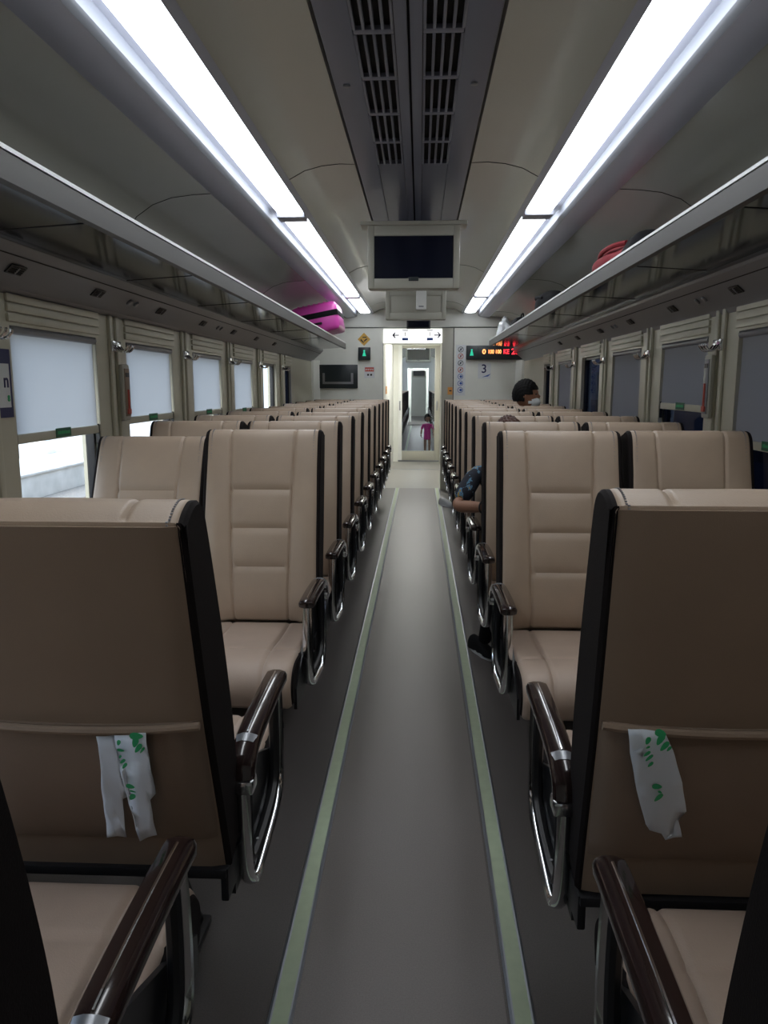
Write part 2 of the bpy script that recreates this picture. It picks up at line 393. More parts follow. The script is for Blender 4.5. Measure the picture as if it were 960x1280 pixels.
# centre duct panel with grilles
r = empty('ceiling_duct_panel', (0, Y0, 2.40), 'grey ceiling duct cover with lengthwise air slots and a dark centre seam', 'air duct')
m = MB()
for s in (-1, 1):
    m.box(s*.004, s*.04, 0, YE-Y0, -.004, .02, 'panel', .003); m.box(s*.160, s*.255, 0, YE-Y0, -.004, .02, 'panel', .003)
    for a, b in ((0, .6), (5.03, YE-Y0)): m.box(s*.042, s*.158, a, b, .002, .02, 'panel')
m.build('cover_frame', r)
MB().box(-.26, .26, 0, YE-Y0, .0205, .024, 'groove').build('duct_cavity', r, 0)
yy = .6+Y0; rows = []
blk = .338; y = 3.727
while y > -.6: rows.append((y-blk+.03, y)); y -= blk
for s in (-1, 1):
    for (a, b) in rows:
        g = MB(); a -= Y0; b -= Y0
        g.box(s*.042, s*.158, a-.03, a, -.002, .012, 'panel', .002)
        for k in range(5):
            xc = .046+k*.0275; g.box(s*(xc-.0045), s*(xc+.0045), a, b, -.003, .012, 'panel', .002)
        g.build('vent_grille', r)
    for y in (2.77, 6.3): MB().lathe([(.012, 0), (.012, -.006), (.006, -.008)], 'steel', 12, (s*.213, y-Y0, -.004)).build('latch', r)

# ---------------------------------------------------------------- luggage racks and fascias
for s, sd in ((-1, 'left'), (1, 'right')):
    ye = 9.85; RZ = 1.856 if s < 0 else 1.882
    r = empty('luggage_rack', (s*.9, Y0, RZ), '%s overhead luggage rack with grey front rail and dark glossy shelf' % sd, 'luggage rack')
    L = ye-Y0
    MB().prism([(s*-.006, 0), (s*.012, -.004), (s*.020, .0), (s*.020, .068), (s*.004, .070), (-s*.004, .064)], 0, L, 'y', 'rail').build('front_rail', r)
    MB().prism([(-s*.006, .068), (s*.008, .068), (s*.010, .078), (s*.002, .083), (-s*.006, .078)], 0, L, 'y', 'edge').build('edge_highlight', r)
    MB().prism([(s*.020, .016), (s*.36, -.006), (s*.36, .006), (s*.020, .028)], 0, L, 'y', 'underside').build('shelf', r, 0)
    for k in range(9):
        y = .35+k*1.09
        if y < L: MB().prism([(s*.05, .0125), (s*.34, -.0060), (s*.34, -.0045), (s*.05, .0145)], y, y+.006, 'y', 'groove').build('shelf_joint', r, 0)
    n += 1
    m = MB().prism([(s*1.25, 1.86), (s*1.255, 1.848), (s*1.385, 1.735), (s*1.40, 1.735), (s*1.42, 1.90), (s*1.26, 1.90)], Y0, YE, 'y', 'fascia')
    m.prism([(s*1.283, 1.822), (s*1.286, 1.8185), (s*1.288, 1.8205)], Y0, YE, 'y', 'groove')
    m.prism([(s*1.385, 1.735), (s*1.40, 1.715), (s*1.40, 1.735)], Y0, YE, 'y', 'fascia')
    struct(m.build('trim_%d' % n, smooth=20))
    # reading units on the fascia
    ang = math.atan2(.113, .130)
    k = 0
    for i, y in enumerate((1.3, 2.05, 2.63, 3.30, 4.10, 4.90, 5.70, 6.5, 7.3)):
        q = bpy.data.objects.new('air_outlet', None); COL.objects.link(q); q.location = (s*1.325, y, 1.787)
        q.rotation_euler = (0, s*ang, 0)
        pos = ['behind the camera', 'behind the camera, ahead of another', 'nearest in view', 'second in view', 'third in view', 'fourth in view', 'fifth in view', 'sixth in view', 'last before the end wall'][i]
        tag(q, 'small dark slotted air outlet on the %s fascia, %s' % (sd, pos), 'air outlet')
        MB().box(-.020, .020, -.05, .05, -.006, .0, 'black', .004).build('outlet_frame', q)
        g = MB()
        for t in range(4): g.box(-.013+t*.008, -.010+t*.008, -.038, .038, -.009, -.006, 'groove')
        g.box(-.014, .014, -.004, .004, -.010, -.006, 'fascia'); g.build('outlet_slats', q)
    for i, y in enumerate((2.30, 3.70, 5.3)):
        q = bpy.data.objects.new('reading_lamp', None); COL.objects.link(q); q.location = (s*1.325, y, 1.787); q.rotation_euler = (0, s*ang, 0)
        tag(q, 'pair of tiny round reading lamps on the %s fascia, %s' % (sd, ['nearest the camera', 'middle pair', 'farthest pair'][i]), 'reading lamp')
        for dy in (-.045, .045):
            MB().lathe([(.016, 0), (.016, -.006), (.011, -.010)], 'steel', 14, (0, dy, 0)).build('lamp_ring', q)

# ---------------------------------------------------------------- end partition
m = MB()
m.box(-XW-.09, -.45, YE, YE+.16, 0, 2.45, 'wallw'); m.box(.32, XW+.09, YE, YE+.16, 0, 2.45, 'wallw')
m.box(-.45, .32, YE, YE+.16, 1.945, 2.45, 'wallw')
m.box(-1.36, 1.36, YE-.03, YE, 2.16, 2.412, 'wallw', .004)
m.box(-XW, 1.4, YE-.004, YE, 2.148, 2.158, 'heater')
m.box(.325, .475, YE-.012, YE, 0, 2.148, 'tvbody', .004)      # door pocket column
m.box(.476, .486, YE-.004, YE, 0, 2.148, 'groove')
m.box(-.456, -.45, YE-.01, YE, 0, 1.95, 'steel')
m.prism([(-XW, YE), (-XW, YE-.10), (-XW+.03, YE-.10), (-XW+.10, YE-.03), (-XW+.10, YE)], 0, 1.73, 'z', 'wallw')
m.prism([(XW, YE), (XW, YE-.10), (XW-.03, YE-.10), (XW-.10, YE-.03), (XW-.10, YE)], 0, 1.73, 'z', 'wallw')
struct(m.build('wall_front'))
m = MB(); m.box(-XW-.09, XW+.09, Y0-.1, Y0, 0, 2.5, 'wallw'); struct(m.build('wall_back'))
FACE = (PI/2, 0, 0)
def arrow(mb, cx, cz, L, dirn, y, m):
    mb.box(cx-L/2, cx+L/2, y, y-.001, cz-.007, cz+.007, m)
    tip = cx+dirn*L/2
    for sg in (-1, 1): mb.prism([(tip, cz+sg*.002), (tip-dirn*.035, cz+sg*.040), (tip-dirn*.050, cz+sg*.034), (tip-dirn*.018, cz-sg*.004)], y, y-.001, 'y', m)
# lit header sign over the opening
r = empty('direction_sign', (-.06, YE-.03, 1.955), 'glowing white sign with arrows and toilet pictograms over the doorway', 'sign')
MB().box(-.385, .385, 0, .03, 0, .175, 'signlit', .004).build('lit_panel', r)
a = MB(); arrow(a, -.225, .10, .09, -1, -.002, 'navy'); a.build('arrow', r, 0)
a = MB(); arrow(a, .325, .10, .09, 1, -.002, 'navy'); a.build('arrow', r, 0)
for cx in (-.10, .225):
    p = MB(); p.box(cx-.04, cx+.04, -.0016, -.0022, .032, .066, 'blue')
    p.box(cx-.043, cx+.043, -.0016, -.0022, .155, .168, 'ceilgrey')
    p.lathe([(.009, -.0016), (.009, -.0024)], 'heater', 12, (cx, 0, .128), 'y'); p.box(cx-.006, cx+.006, -.0016, -.0024, .09, .112, 'heater')
    p.build('pictogram', r, 0)
r = empty('clock_display', (.015, YE-.03, 2.135), 'small unlit black display above the lit doorway sign', 'display')
MB().box(-.155, .155, -.025, 0, 0, .115, 'boxdk', .006).build('display_case', r); MB().box(-.135, .135, -.026, -.025, .02, .095, 'screen').build('display_screen', r, 0)
# left wall items
r = empty('notice_screen', (-1.055, YE, 1.365), 'black wall screen with a grey bracket outline, left end wall', 'screen')
MB().box(-.265, .265, -.03, 0, 0, .31, 'boxdk', .005).build('screen_case', r)
b = MB(); b.box(-.205, .205, -.034, -.03, .055, .085, 'steel'); b.box(-.205, -.175, -.034, -.03, .085, .20, 'steel'); b.box(.175, .205, -.034, -.03, .085, .20, 'steel')
b.build('bracket_outline', r)
r = empty('toilet_lamp', (-.70, YE, 1.735), 'square dark box with green lit person symbol, left end wall', 'indicator')
MB().box(-.08, .08, -.05, 0, 0, .165, 'boxdk', .004).build('lamp_case', r)
MB().prism([(-.025, .05), (.025, .05), (.008, .105), (-.008, .105)], -.0505, -.052, 'y', 'ledg').lathe([(.012, -.0505), (.012, -.052)], 'ledg', 12, (0, 0, .118), 'y').build('person_symbol', r, 0)
r = empty('warning_diamond', (-.705, YE, 1.92), 'yellow diamond warning sign with dark marks above the green lamp box', 'sign')
MB().prism([(0, 0), (.085, .085), (0, .17), (-.085, .085)], 0, -.003, 'y', 'yellow').build('diamond_plate', r, 0)
MB().prism([(-.05, .075), (-.01, .035), (.0, .045), (-.04, .09)], -.003, -.004, 'y', 'black').box(-.02, .035, -.003, -.004, .105, .118, 'black').prism([(0, .05), (.05, .09), (.03, .095), (0, .07)], -.003, -.004, 'y', 'black').build('warning_marks', r, 0)
r = empty('safety_notice', (-.635, YE, 1.50), 'small red and white notice under the green lamp box', 'notice')
MB().box(-.07, .07, -.002, 0, 0, .15, 'paper').build('notice_sheet', r, 0)
b = MB().box(-.06, .06, -.0035, -.002, .085, .14, 'red')
for k in range(7): b.box(-.05+k*.015, -.04+k*.015, -.0045, -.0035, .10+.01*(k % 2), .12, 'paper')
b.box(-.03, -.005, -.0035, -.002, .03, .055, 'black'); b.box(.01, .035, -.0035, -.002, .03, .055, 'black'); b.build('notice_print', r, 0)
# right wall items
r = empty('led_display', (1.01, YE, 1.738), 'long black display with orange and red lit characters, right end wall', 'display')
MB().box(-.365, .365, -.07, 0, 0, .18, 'boxdk', .005).build('display_case', r)
MB().box(-.215, -.21, -.0705, -.072, .01, .17, 'groove').build('case_joint', r, 0)
MB().prism([(-.32, .05), (-.27, .05), (-.285, .11), (-.305, .11)], -.071, -.072, 'y', 'ledg').lathe([(.012, -.071), (.012, -.072)], 'ledg', 12, (-.295, 0, .123), 'y').build('person_symbol', r, 0)
text_mesh('0', .085, 'ledo', 'orange_characters', r, (-.135, -.072, .098), FACE, sx=1.1)
text_mesh('100', .072, 'ledo', 'orange_characters', r, (-.045, -.072, .098), FACE, sx=.75)
text_mesh('100', .072, 'ledo', 'orange_characters', r, (.05, -.072, .098), FACE, sx=.75)
text_mesh('KE', .085, 'ledr', 'red_characters', r, (.155, -.072, .098), FACE, sx=.8)
text_mesh('20', .105, 'ledr', 'red_characters', r, (.27, -.072, .098), FACE, sx=.95)
r = empty('coach_number_sign', (.89, YE, 1.49), 'white paper sign with a large navy 3 on the right end wall', 'sign')
MB().box(-.085, .085, -.003, 0, 0, .20, 'paper').build('sign_sheet', r, 0)
text_mesh('3', .155, 'navy', 'numeral', r, (-.005, -.004, .125), FACE)
MB().prism([(-.03, .02), (.05, .03), (.085, .065), (.02, .04)], -.003, -.004, 'y', 'blue').build('corner_print', r, 0)
r = empty('pictogram_strip', (.575, YE, 1.27), 'tall white strip of round prohibition and information symbols, right end wall', 'sign')
MB().box(-.065, .065, -.003, 0, 0, .66, 'paper', .0).build('strip_sheet', r, 0)
for k in range(7):
    cz = .60-k*.088; c = 'blue' if k > 3 else ('red' if k % 2 else 'heater')
    p = MB(); pts = [(math.cos(t*PI/10)*.033, -.004, cz+math.sin(t*PI/10)*.033) for t in range(20)]
    p.tube(pts, .004, c, 5, closed=True)
    if k > 3: p.lathe([(.018, -.003), (.018, -.0045)], c, 12, (.006, 0, cz), 'y')
    else: p.tube([(-.023, -.004, cz-.023), (.023, -.004, cz+.023)], .004, c, 5); p.box(-.008, .008, -.003, -.0045, cz-.014, cz+.014, 'navy')
    p.build('round_symbol', r)
for x, y, lb in ((-.4495+.012, 11.3, 'left'), (.44, YE-.012, 'right')):
    r = empty('door_sticker', (x if lb == 'right' else -.449, y, 1.28), 'small orange sticker beside the doorway on its %s' % lb, 'sticker')
    if lb == 'right': MB().box(-.032, .032, -.002, 0, 0, .10, 'orange').box(-.012, .02, -.003, -.002, .045, .06, 'black').build('sticker_sheet', r, 0)
    else: MB().box(0, .002, -.25, .25, 0, .11, 'orange').box(.002, .003, -.08, .12, .05, .065, 'black').build('sticker_sheet', r, 0)

# ---------------------------------------------------------------- vestibule, end door, gangway
m = MB(); m.box(-.45, -.53, YE+.16, 14.3, 0, 2.3, 'white'); m.box(-.4495, -.452, 12.6, 12.64, 0, 2.2, 'steel'); struct(m.build('wall_vestibule_left'))
m = MB(); m.box(.40, .48, YE+.16, 14.3, 0, 2.3, 'tvbody'); struct(m.build('wall_vestibule_right'))
m = MB(); m.box(-.53, .48, YE+.16, 14.3, 2.22, 2.3, 'wallw'); struct(m.build('ceiling_vestibule'))
m = MB(); m.box(-1.5, -.36, 14.3, 14.4, 0, 2.5, 'wallw'); m.box(.40, 1.5, 14.3, 14.4, 0, 2.5, 'wallw'); m.box(-.36, .40, 14.3, 14.4, 2.12, 2.5, 'wallw')
struct(m.build('wall_vestibule_end'))
r = empty('vestibule_light', (-.05, 11.2, 2.21), 'white ceiling light of the bright vestibule behind the doorway', 'ceiling light')
MB().box(-.2, .2, 0, 2.4, -.012, .0, 'vlamp', .004).build('diffuser', r)
def end_door(idx, y, x0=-.36, x1=.40, zt=2.12):
    r = empty('door_%d' % idx, ((x0+x1)/2, y, 0)); r['kind'] = 'structure'
    W = (x1-x0)/2
    m = MB()
    m.box(-W, -W+.07, -.03, .03, .03, zt, 'white', .004); m.box(W-.09, W, -.03, .03, .03, zt, 'tvbody', .004)
    m.box(-W+.07, W-.09, -.03, .03, .03, .20, 'tvbody', .004); m.box(-W+.07, W-.09, -.03, .03, zt-.05, zt, 'tvbody', .004)
    m.box(-W, W, -.04, .04, 0, .028, 'steel')
    m.build('door_frame', r)
    MB().box(-W+.07, W-.09, -.004, .004, .20, zt-.05, 'glass').build('pane', r, 0)
    MB().box(-W+.022, -W+.045, -.06, -.03, .95, 1.12, 'steel', .004).build('door_handle', r)
    MB().box(W-.06, W-.035, -.06, -.03, .95, 1.12, 'steel', .004).build('door_handle', r)
end_door(1, 14.34)
m = MB(); m.box(-.46, -.42, 14.4, 15.5, 0, 2.2, 'heater'); m.box(.46, .50, 14.4, 15.5, 0, 2.2, 'heater'); m.box(-.46, .5, 14.4, 15.5, 2.2, 2.25, 'heater'); struct(m.build('wall_gangway'))
# next carriage
NY = 15.5
m = MB()
m.box(-1.5, -.45, NY, NY+.08, 0, 2.5, 'wallw'); m.box(.45, 1.5, NY, NY+.08, 0, 2.5, 'wallw'); m.box(-.45, .45, NY, NY+.08, 2.15, 2.5, 'wallw')
struct(m.build('wall_next_carriage_front'))
m = MB()
m.box(-1.5, -.40, 27.4, 27.5, 0, 2.5, 'white'); m.box(.34, 1.5, 27.4, 27.5, 0, 2.5, 'wallw'); m.box(-.40, .34, 27.4, 27.5, 2.0, 2.5, 'wallw')
m.box(-.40, -.44, 27.5, 30.5, 0, 2.4, 'white'); m.box(.34, .38, 27.5, 30.5, 0, 2.4, 'white'); m.box(-.44, .38, 27.5, 30.5, 2.2, 2.3, 'white'); m.box(-1.5, -.30, 30.5, 30.6, 0, 2.5, 'wallw'); m.box(.28, 1.5, 30.5, 30.6, 0, 2.5, 'wallw'); m.box(-.30, .28, 30.5, 30.6, 1.98, 2.5, 'wallw')
m.box(-1.5, 1.5, 36, 36.1, 0, 2.5, 'wallw'); m.box(-1.5, -1.4, 30.6, 36, 0, 2.5, 'wall'); m.box(1.4, 1.5, 30.6, 36, 0, 2.5, 'wall'); m.box(-1.5, 1.5, 30.6, 36, 2.4, 2.5, 'ceil')
m.box(-1.5, 1.5, 27.5, 36, -.06, 0, 'floor')
struct(m.build('wall_next_carriage_end'))
r = empty('vestibule_light', (0, 28, 2.2), 'added light panel brightening the far end of the next carriage', 'ceiling light')  # extra lamp, added because the next carriage came out dark
MB().box(-.2, .2, 0, 2.2, -.012, 0, 'vlamp', .004).build('diffuser', r)
WN = [(a+14.2, b+14.2) for a, b in WIN[1:]]+[(23.4, 24.1), (24.5, 25.2), (25.6, 26.3)]
side_wall(-1, 'wall_next_carriage_left', NY, 27.5, WN, 1.61)
side_wall(1, 'wall_next_carriage_right', NY, 27.5, WN, 1.63)
for s, zt in ((-1, 1.61), (1, 1.63)):
    for a, b in WN: window(s, a, b, zt, .85, 'glass')
ceiling('ceiling_next_carriage', NY, 27.5)
for s, sd in ((-1, 'left'), (1, 'right')):
    for a, b, nm in ((15.8, 19.2, 'near'), (19.35, 23.0, 'middle'), (23.2, 27.0, 'far')): lamp(s, a, b, '%s light panel of the %s row in the next carriage' % (nm, sd))
for s, sd in ((-1, 'left'), (1, 'right')):
    r = empty('luggage_rack', (s*.9, NY+.1, 1.84), '%s luggage rack in the next carriage, seen through the door glass' % sd, 'luggage rack')
    MB().prism([(s*-.006, 0), (s*.020, .0), (s*.020, .080), (-s*.004, .076)], 0, 11.4, 'y', 'rail').build('front_rail', r)
    MB().box(s*.020, s*.5, 0, 11.4, .012, .030, 'underside').build('shelf', r, 0)
for x in (-.262, .281):
    strip(x, NY+.1, 27.3, 'pale floor strip in the next carriage, on the %s of its aisle' % ('left' if x < 0 else 'right'))

# ---------------------------------------------------------------- hanging screens
def tv(y, wd, zb, zt, label, shown=True):
    r = empty('ceiling_television', (0, y, zb), label, 'television')
    h = zt-zb; W = wd/2
    b = MB()
    # bezel ring + body
    b.box(-W, W, .012, .12, 0, h, 'tvbody', .012)
    b.box(-W, -W+.035, 0, .014, 0, h, 'tvbody', .005); b.box(W-.035, W, 0, .014, 0, h, 'tvbody', .005)
    b.box(-W+.035, W-.035, 0, .014, 0, .055, 'tvbody', .005); b.box(-W+.035, W-.035, 0, .014, h-.055, h, 'tvbody', .005)
    b.box(-W-.04, W+.04, -.01, .14, h, h+.022, 'tvbody', .006)
    b.build('housing', r)
    MB().box(-.10, .10, .10, .64, h-.07, h-.02, 'panel').box(-.10, .10, .56, .64, h-.021, 2.40-zb, 'panel').build('ceiling_mount', r)
    if shown:
        MB().box(-W+.036, W-.036, .006, .0115, .056, h-.056, 'screen').build('screen', r, 0)
        MB().box(-.028, .028, -.004, .006, .040, .062, 'boxdk', .003).build('sensor', r)
    else:
        MB().box(-W+.05, W-.05, .004, .0115, .05, h-.05, 'tvbody', .008).build('rear_cover', r)
    return r
tv(4.4, .505, 1.93, 2.265, 'beige framed television hanging nearest, dark screen facing the camera')
r = tv(6.6, .505, 1.945, 2.19, 'plain beige back of a second hanging screen, behind and below the first', False)
q = empty('ceiling_sensor', (.045, 6.545, 2.02), 'small white box fixed to the blank back of the second hanging screen', 'sensor box')
MB().box(-.043, .043, 0, .054, 0, .15, 'white', .006).build('sensor_case', q)
MB().box(-.02, .02, -.002, 0, .02, .03, 'steel').build('sensor_slot', q)
r = empty('ceiling_light', (-.5, 31, 2.39), 'added light panel two carriages ahead, brightening the view through both doorways', 'ceiling light')  # added lamp, lifts the dark end beyond the next carriage
MB().box(-.1, .1, 0, 4.5, -.01, 0, 'lamp', .003).build('diffuser', r)
tv(33, .55, 1.75, 2.2, 'tiny dark television two carriages ahead, seen through both doorways')
tv(17.2, .55, 1.90, 2.28, 'dark television hanging in the next carriage, seen through the door glass')

# ---------------------------------------------------------------- seats
def gauss(d, w): return math.exp(-(d/w)**2)
def sweep_pad(loop, W, r, seam, m, name, parent, nx=104, ref=None, smooth=50):
    """closed loop of (y,z) swept in x from -W..W, ends rounded; seam(x, y, z, j)->depth"""
    n = len(loop); nor = []
    for i in range(n):
        a = loop[i-1]; b = loop[(i+1) % n]; dy, dz = b[0]-a[0], b[1]-a[1]; l = math.hypot(dy, dz) or 1
        nor.append((-dz/l, dy/l))
    A = sum(loop[i][0]*loop[(i+1) % n][1]-loop[(i+1) % n][0]*loop[i][1] for i in range(n))
    if A < 0: pass
    sg = -1 if A > 0 else 1         # outward = sg*nor
    xs = []
    k = 6
    for i in range(k): t = i/k; xs.append(-W+r*(1-math.cos(t*PI/2)))
    for i in range(nx+1): xs.append(-W+r+(2*W-2*r)*i/nx)
    for i in range(k-1, -1, -1): t = i/k; xs.append(W-r*(1-math.cos(t*PI/2)))
    vs = []; fs = []
    for x in xs:
        e = max(0, abs(x)-(W-r))/r; ins = r*(1-math.sqrt(max(0, 1-e*e)))
        for j, (y, z) in enumerate(loop):
            d = ins+seam(x, y, z)
            vs.append((x, y-sg*nor[j][0]*d, z-sg*nor[j][1]*d))
    for i in range(len(xs)-1):
        for j in range(n): fs.append((i*n+j, i*n+(j+1) % n, (i+1)*n+(j+1) % n, (i+1)*n+j))
    fs.append(tuple(range(n))); fs.append(tuple((len(xs)-1)*n+j for j in range(n))[::-1])
    return MB().add(vs, fs, m).build(name, parent, smooth)
def resample(pts, step):
    out = []
    for i in range(len(pts)):
        a = pts[i]; b = pts[(i+1) % len(pts)]; L = math.hypot(b[0]-a[0], b[1]-a[1]); k = max(1, int(round(L/step)))
        for t in range(k): out.append((a[0]+(b[0]-a[0])*t/k, a[1]+(b[1]-a[1])*t/k))
    return out
def sm(pts, n=5):
    return [(p.x, p.y) for p in catmull([(a, b, 0) for a, b in pts], n)]
HZ = .48   # hinge height: backrest origin
front = sm([(-.012, .50), (.004, .56), (.0, .66), (-.018, .80), (-.050, .95), (-.085, 1.08), (-.112, 1.17), (-.128, 1.208), (-.148, 1.226)])
top = sm([(-.148, 1.226), (-.175, 1.229), (-.207, 1.220), (-.232, 1.205)])[1:]
rear = sm([(-.232, 1.205), (-.238, 1.19), (-.205, 1.00), (-.165, .80), (-.120, .62), (-.085, .47)])[1:]
BL = resample(front+top+rear, .0125)
BL = [(y, z-HZ) for y, z in BL]
def seam_back(x, y, z):
    z += HZ
    d = 0
    onfront = (y > -.235+(1.205-z)*.0) and (y > (-.232+.15*(1.205-z)/.735+.03))
    if onfront or z > 1.2:
        xs = .105+.022*max(0, (z-.5)/.74)
        if y > -.225: d += (.0065 if z < 1.2 else .0042)*gauss(abs(x)-xs, .0048)
        if abs(x) < xs and y > -.15:
            for zz in (1.008, .862, .716): d += .0085*gauss(z-zz, .008)
            # pillowing
            edges = [.50, .716, .862, 1.008, 1.25]
            for a, b in zip(edges[:-1], edges[1:]):
                if a <= z < b: d -= .006*math.sin(PI*(z-a)/(b-a))*math.cos(x/xs*PI/2)
        elif y > -.15: d -= .010*math.exp(-((abs(x)-.175)/.04)**2)*min(1, max(0, (1.2-z)/.3))
    return d
cl = sm([(.0, .493), (.06, .492), (.20, .497), (.36, .515), (.46, .520), (.52, .508), (.552, .475), (.560, .435), (.545, .385)])
cl += sm([(.53, .374), (.30, .388), (.06, .398), (.004, .406)], 4)
CLp = resample(cl, .014)
def seam_cush(x, y, z):
    d = 0
    if z > .40 and y > -.02:
        d += .006*gauss(abs(x)-.11, .006)
        if z > .45 and y < .5: d += .006*gauss(y-.37, .008)
        d -= .006*math.cos(x/.23*PI/2)*math.sin(min(1, max(0, y/.5))*PI)
    return d
def off_loop(loop, d):
    n = len(loop); out = []
    cy = sum(p[0] for p in loop)/n; cz = sum(p[1] for p in loop)/n
    for i in range(n):
        a = loop[i-1]; b = loop[(i+1) % n]; dy, dz = b[0]-a[0], b[1]-a[1]; l = math.hypot(dy, dz) or 1
        ny, nz = -dz/l, dy/l
        if ny*(loop[i][0]-cy)+nz*(loop[i][1]-cz) > 0: ny, nz = -ny, -nz
        out.append((loop[i][0]+ny*d, loop[i][1]+nz*d))
    return out
def side_plate(loop, x, th, m, name, parent, inset):
    lo = off_loop(loop, inset); lo2 = off_loop(loop, inset+.006)
    n = len(lo); s = 1 if th > 0 else -1
    vs = [(x, *p) for p in lo]+[(x+th*.55, *p) for p in lo]+[(x+th, *p) for p in lo2]
    fs = []
    for k in range(2):
        for i in range(n): fs.append((k*n+i, k*n+(i+1) % n, (k+1)*n+(i+1) % n, (k+1)*n+i))
    fs.append(tuple(range(2*n, 3*n)))
    # inner face not needed but keeps it closed
    fs.append(tuple(range(n))[::-1])
    return MB().add(vs, fs, m).build(name, parent, 40)
def rear_y(z):
    P = [(.47, -.085), (.62, -.120), (.80, -.165), (1.00, -.205), (1.19, -.238), (1.21, -.24)]
    for (a, ya), (b, yb) in zip(P[:-1], P[1:]):
        if z <= b: return ya+(yb-ya)*(z-a)/(b-a)
    return P[-1][1]
def sheet(W0, W1, z0, z1, offs, m, name, parent, nz=24, nx=18, bulge=0, th=.006, wav=0):
    """thin closed sheet lying on the rear of the backrest"""
    vs = []; N = (nz+1)*(nx+1)
    for side in (0, 1):
        for j in range(nz+1):
            v = j/nz; z = z0+(z1-z0)*v; W = W0+(W1-W0)*v
            for i in range(nx+1):
                u = -1+2*i/nx; e = (1-u**6)
                o = (offs+bulge*e*math.sin(PI*min(1, v*1.0))**.7) if side == 0 else 0.0
                sag = wav*(u*u-1)*v
                edge = 1-abs(u)**20
                vs.append((u*W, rear_y(z)-(o*edge if side == 0 else -.004), z-HZ+sag))
    fs = []
    for sd in (0, 1):
        for j in range(nz):
            for i in range(nx):
                a = sd*N+j*(nx+1)+i; q = (a, a+1, a+nx+2, a+nx+1); fs.append(q if sd == 0 else q[::-1])
    bd = [i for i in range(nx+1)]+[j*(nx+1)+nx for j in range(1, nz+1)]+[nz*(nx+1)+i for i in range(nx-1, -1, -1)]+[j*(nx+1) for j in range(nz-1, 0, -1)]
    for k in range(len(bd)): a, b = bd[k], bd[(k+1) % len(bd)]; fs.append((a, b, N+b, N+a))
    return MB().add(vs, fs, m).build(name, parent, 60)
SW = .2275
